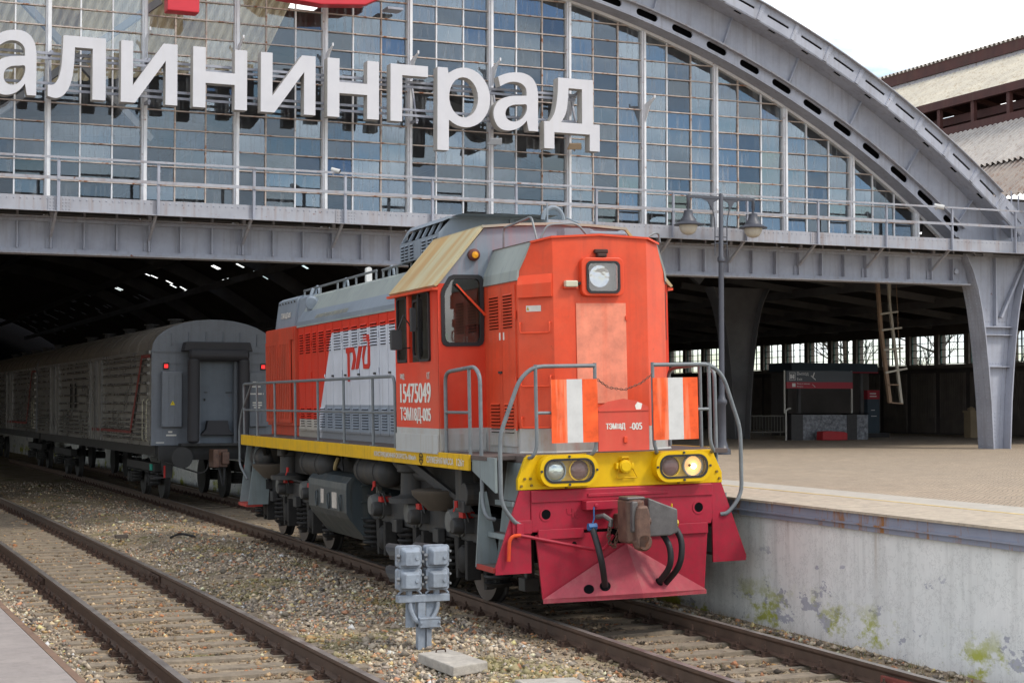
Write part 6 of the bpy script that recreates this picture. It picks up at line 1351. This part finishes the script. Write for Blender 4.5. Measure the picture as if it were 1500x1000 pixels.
for cx in (-.175,.135):
    p = MB(); p.cyl((cx,0,.585),(cx,0,.63),.035,n=10); p.tube([(cx-.13,-.02,.59),(cx-.10,-.02,.62),(cx-.08,-.02,.63)], .012, 6); p.tube([(cx+.13,-.02,.59),(cx+.10,-.02,.62),(cx+.08,-.02,.63)], .012, 6); p.build('head_bracket', M_sig, SG)
    for cz in (.745,.985):
        Hd = link('signal_head', None, SG); h = .115; w = .125
        p = MB(); p.prism(rrect(cx-w,cx+w,cz-h,cz+h,.03), -.02, .10, 'y'); p.build('housing', M_sig, Hd, bevel=.008)
        p = MB(); p.prism(rrect(cx-w-.006,cx+w+.006,cz-h-.004,cz+h+.004,.032), -.04, -.02, 'y'); p.build('flange', M_sig, Hd, bevel=.005)
        a, b = rrect(cx-w+.012,cx+w-.012,cz-h+.012,cz+h-.012,.03), rrect(cx-w+.05,cx+w-.045,cz-h+.03,cz+h-.055,.015); n = len(a)
        p = MB(); p.add([(x,-.04,z) for x,z in a]+[(x,-.115,z) for x,z in b], [(i,(i+1)%n,n+(i+1)%n,n+i) for i in range(n)]+[tuple(range(n,2*n))]); p.build('back_cover', M_sig, Hd, bevel=.006)
        p = MB(); p.cyl((cx+.05,-.115,cz-.01),(cx+.05,-.128,cz-.01),.02,n=10); p.build('cover_lock', M_sig, Hd, bevel=.003)
        for q0, q1, rr in (((cx-w-.02,-.03,cz+.01),(cx-w+.01,-.05,cz+.01),.022),((cx-w-.01,-.06,cz-.03),(cx-w-.01,-.03,cz-.03),.014),((cx+w+.015,-.05,cz+.05),(cx+w+.015,-.02,cz+.05),.014),((cx+w+.015,-.05,cz-.05),(cx+w+.015,-.02,cz-.05),.014)):
            p = MB(); p.cyl(q0, q1, rr, n=8); p.build('clamp_bolt', mat('signal_bolt',(.22,.23,.24),.45,.4), Hd)
        p = MB(); ring = [R(-20+22*k) for k in range(11)]; nn = len(ring)
        p.add([(cx+.11*math.cos(a_),.10,cz+.11*math.sin(a_)) for a_ in ring]+[(cx+.105*math.cos(a_),.10+.22+.32*max(0,math.sin(a_)),cz+.105*math.sin(a_)-.015) for a_ in ring], [(i,i+1,nn+i+1,nn+i) for i in range(nn-1)]); o = p.build('visor', M_sigd, Hd, fix=False)
        so_ = o.modifiers.new('solid','SOLIDIFY'); so_.thickness = .006
        p = MB(); p.cyl((cx,.10,cz),(cx,.11,cz),.085,n=16); p.build('lens', M_mirror, Hd)

# ================================================================== THINGS UNDER THE SHED
M_gran = mat('grey_granite', (.16,.17,.185), .5, var=.4, scale=9, colfn=lambda t: t.mix(t.ramp(t.noise(7,8,.8,(1,1,1)),.42,.58), (.10,.105,.115,1), (.26,.27,.29,1)))
M_grand = mat('dark_granite', (.035,.033,.034), .45, var=.3, scale=8)
PR = thing('stair_parapet', 'grey granite parapet wall of the underpass stairs below the exit sign', 'parapet', (19.62,27,1.3))
for a, b in ((.42,2.05),(2.42,2.85)): p = MB(); p.box(a,b,0,.28,0,.78); p.build('granite_panel', M_gran, PR)
for a, b in ((0,.42),(2.05,2.42)): p = MB(); p.box(a,b,-.02,.30,0,.80); p.build('granite_pier', M_grand, PR); p = MB(); p.box(-.03,2.88,-.04,.32,.801,.83); p.build('coping', M_grand, PR)
p = MB(); p.tube([(-.12,.1,0),(-.12,.1,.92),(-.02,.1,.98),(.05,.1,.98)], .03, 8, rnd=.05); p.build('handrail', mat('pale_rail',(.45,.44,.40),.4), PR)
ES = thing('exit_sign', 'dark grey and red exit sign board on two pale posts above the parapet', 'sign', (19.45,27.1,0))
M_sgr = mat('sign_dark_grey', (.075,.085,.10), .5, var=.06); M_sred = mat('sign_dark_red', (.30,.028,.045), .5, var=.06)
p = MB(); p.box(.06,2.5,-.03,.03,3.10,3.45); p.build('board', M_sgr, ES); p = MB(); p.box(.06,2.5,-.032,.032,2.90,3.10); p.build('board', M_sred, ES)
for x in (0,2.48): p = MB(); p.box(x-.02,x+.02,-.02,.02,2.13,3.46); p.build('post', mat('pale_rail',(.45,.44,.40)), ES)
M_st = mat('sign_text', (.62,.62,.62), .6)
text('lettering', 'Выход', M_st, (.44,-.033,3.29), (1,0,0), (0,0,1), .42, .125, ES, .01); text('lettering', 'Exit', M_st, (.44,-.033,3.15), (1,0,0), (0,0,1), .19, .085, ES, .01)
text('lettering', 'Вход в вокзал', M_st, (.44,-.035,3.02), (1,0,0), (0,0,1), .46, .05, ES, .01); text('lettering', 'Entrance', M_st, (.44,-.035,2.945), (1,0,0), (0,0,1), .22, .04, ES, .01)
p = MB(); p.frame([(.16,3.15),(.38,3.15),(.38,3.40),(.16,3.40)], [(.175,3.165),(.365,3.165),(.365,3.385),(.175,3.385)], -.036, -.031, 'y'); p.build('pictogram_frame', M_st, ES)
for q in ((.19,.25,-.036,-.031,3.2,3.34),(.28,.34,-.036,-.031,3.2,3.34),(.25,.28,-.0355,-.031,3.24,3.28),(.26,.38,-.038,-.033,2.95,3.06)): p = MB(); p.box(*q); p.build('pictogram', M_st, ES)
for q in (((.95,-.034,3.30),(1.12,-.034,3.17),.006,.025),((1.02,-.0345,3.26),(1.08,-.0345,3.40),.006,.035),((1.0,-.036,3.03),(1.1,-.036,2.95),.006,.016)): p = MB(); p.bar(*q); p.build('pictogram', M_st, ES)
o = MB(); o.prism([(0,0),(.92,0),(.92,.22),(.80,.26),(.30,.29),(.02,.27)], 0, .35, 'y'); o = o.build('grit_box', mat('grit_red',(.36,.025,.03),.5), bevel=.02); o.location = (20.40,26.45,1.30); tag(o, 'low red box standing against the granite parapet', 'box')
KI = thing('information_pillar', 'tall dark blue information pillar with red top beyond the parapet', 'information pillar', (24.75,30,1.3))
p = MB(); p.box(-.24,.24,-.1,.1,0,1.28); p.build('body', mat('pillar_navy',(.045,.065,.085),.5), KI); p = MB(); p.box(-.245,.245,-.105,.105,1.28,1.58); p.build('head', M_sred, KI); p = MB(); p.box(-.9,.5,-.3,.3,-.002,.14); p.build('base', M_grand, KI)
p = MB(); p.box(-.15,.1,-.108,-.104,1.45,1.48); p.box(-.15,.12,-.108,-.104,1.36,1.39); p.box(-.1,.05,-.103,-.1,.9,.92); p.box(-.1,.12,-.103,-.1,.7,.72); p.build('print_lines', M_st, KI)
KC = thing('kiosk', 'dark kiosk with a navy canopy and thin red stripe', 'kiosk', (23.2,32.5,1.3))
p = MB(); p.box(0,3.6,0,1.5,2.25,2.55); p.build('canopy', mat('pillar_navy',(.045,.065,.085)), KC); p = MB(); p.box(-.01,3.61,-.015,0,2.20,2.25); p.build('stripe', M_sred, KC); p = MB(); p.box(.1,3.5,.4,1.5,0,2.25); p.build('body', M_darkr, KC); p = MB(); p.box(.3,.4,.05,.15,0,2.25); p.box(2.9,3.0,.05,.15,0,2.25); p.build('post', M_dark, KC)
HL = thing('hanging_ladder', 'rusty broken ladder frame hanging from the shed ceiling', 'ladder', (0,21,0))
M_lad = mat('ladder_rust', (.22,.15,.10), .75, var=.3, scale=4, rust=.3); M_ladp = mat('ladder_pale', (.34,.32,.27), .7, var=.2, scale=4, rust=.12)
p = MB(); p.bar((18.50,0,6.62),(18.66,0,4.5),.09,.09); p.bar((18.66,0,4.5),(18.95,0,2.45),.09,.09); p.build('stile', M_lad, HL)
p = MB(); p.bar((18.84,0,6.6),(18.98,0,5.0),.06,.06); p.bar((18.98,0,5.0),(19.33,0,2.42),.07,.07); p.bar((19.10,.1,6.6),(18.98,.05,5.0),.05,.05); p.build('stile', M_ladp, HL)
for x0, x1, z0, z1 in ((18.62,19.2,4.88,4.96),(18.66,19.32,4.44,4.52),(18.72,19.36,3.9,3.96),(18.78,19.48,3.28,3.40),(18.88,19.2,2.95,2.95),(18.95,19.33,2.46,2.43)):
    p = MB(); p.bar((x0,-.04,z0),(x1,-.04,z1),.07,.05 if z0 > 3.1 else .03); p.build('rung', M_ladp if z0 > 3.2 else M_lad, HL)
p = MB(); p.cyl((19.17,.02,6.6),(19.30,.02,3.45),.010,n=6); p.build('rod', M_lad, HL)
M_fen = mat('fence_rail', (.20,.19,.17), .6)
def fence(lab, x0, x1, y, z0, z1, st):
    T = thing('railing', lab, 'railing', (x0,y,1.3), group='stair railings under the shed'); L = x1-x0
    for z in (z0,z1): p = MB(); p.box(0,L,-.02,.02,z-.02,z+.02); p.build('rail', M_fen, T)
    for k in range(int(L/st)+1): p = MB(); p.box(st*k-.012,st*k+.012,-.012,.012,0 if k % 6 == 0 else z0,z1); p.build('baluster', M_fen, T)
fence('railing with upright bars beside the granite parapet', 21.6, 23.2, 33, .14, .70, .12)
fence('railing with upright bars seen behind the locomotive front', 16.6, 17.9, 30.5, .14, .80, .12)
fence('railing with upright bars left of the near riveted pillar', 27.6, 28.6, 28, .2, .82, .12)
fence('railing with upright bars right of the near riveted pillar', 28.9, 29.8, 27.2, .2, .82, .12)
o = MB(); o.box(-.17,.17,-.17,.17,0,.82); o.box(-.2,.2,-.2,.2,.82,.9); o.lathe((0,0,.9),(0,0,1),[(.12,0),(.14,.06),(0,.14)],12); o = o.build('gate_pier', mat('sand_stone',(.28,.22,.14),.8)); o.location = (27.3,28,1.3); tag(o, 'squat sandstone pier at the end of the railing near the pillar', 'pier')
# bare trees outside the windows
M_bark = mat('bark', (.10,.085,.07), .9, bump=.3)
def tree(lab, x, y, h, seed):
    T = thing('bare_tree', lab, 'tree', (x,y,-.2), group='bare trees outside the aisle windows'); rg = random.Random(seed)
    p = MB(); p.tube([(0,0,0),(rg.uniform(-.2,.2),0,h*.4),(rg.uniform(-.3,.3),.1,h)], .12, 6); p.build('trunk', M_bark, T)
    p = MB()
    def br(o_, d_, l, r_, dep):
        e_ = o_+d_*l; p.cyl(o_, e_, r_, r_*.6, 4, False)
        if dep: 
            for _ in range(4): br(o_.lerp(e_,rg.uniform(.35,1)), (d_+Vector((rg.uniform(-.7,.7),rg.uniform(-.7,.7),rg.uniform(-.1,.5)))).normalized(), l*rg.uniform(.45,.7), r_*.55, dep-1)
    for k in range(9): br(Vector((0,0,h*rg.uniform(.35,.95))), Vector((rg.uniform(-1,1),rg.uniform(-1,1),rg.uniform(.3,1))).normalized(), h*.28, .045, 3)
    p.build('crown', M_bark, T, fix=False)
for k, (x, y, h) in enumerate(((36,41,6.5),(37,49,7),(35,35,6.5))): tree(['bare tree seen through the windows above the exit sign','bare tree seen through the windows right of the locomotive','bare tree seen through the windows beside the hanging ladder'][k], x, y, h, k+3)
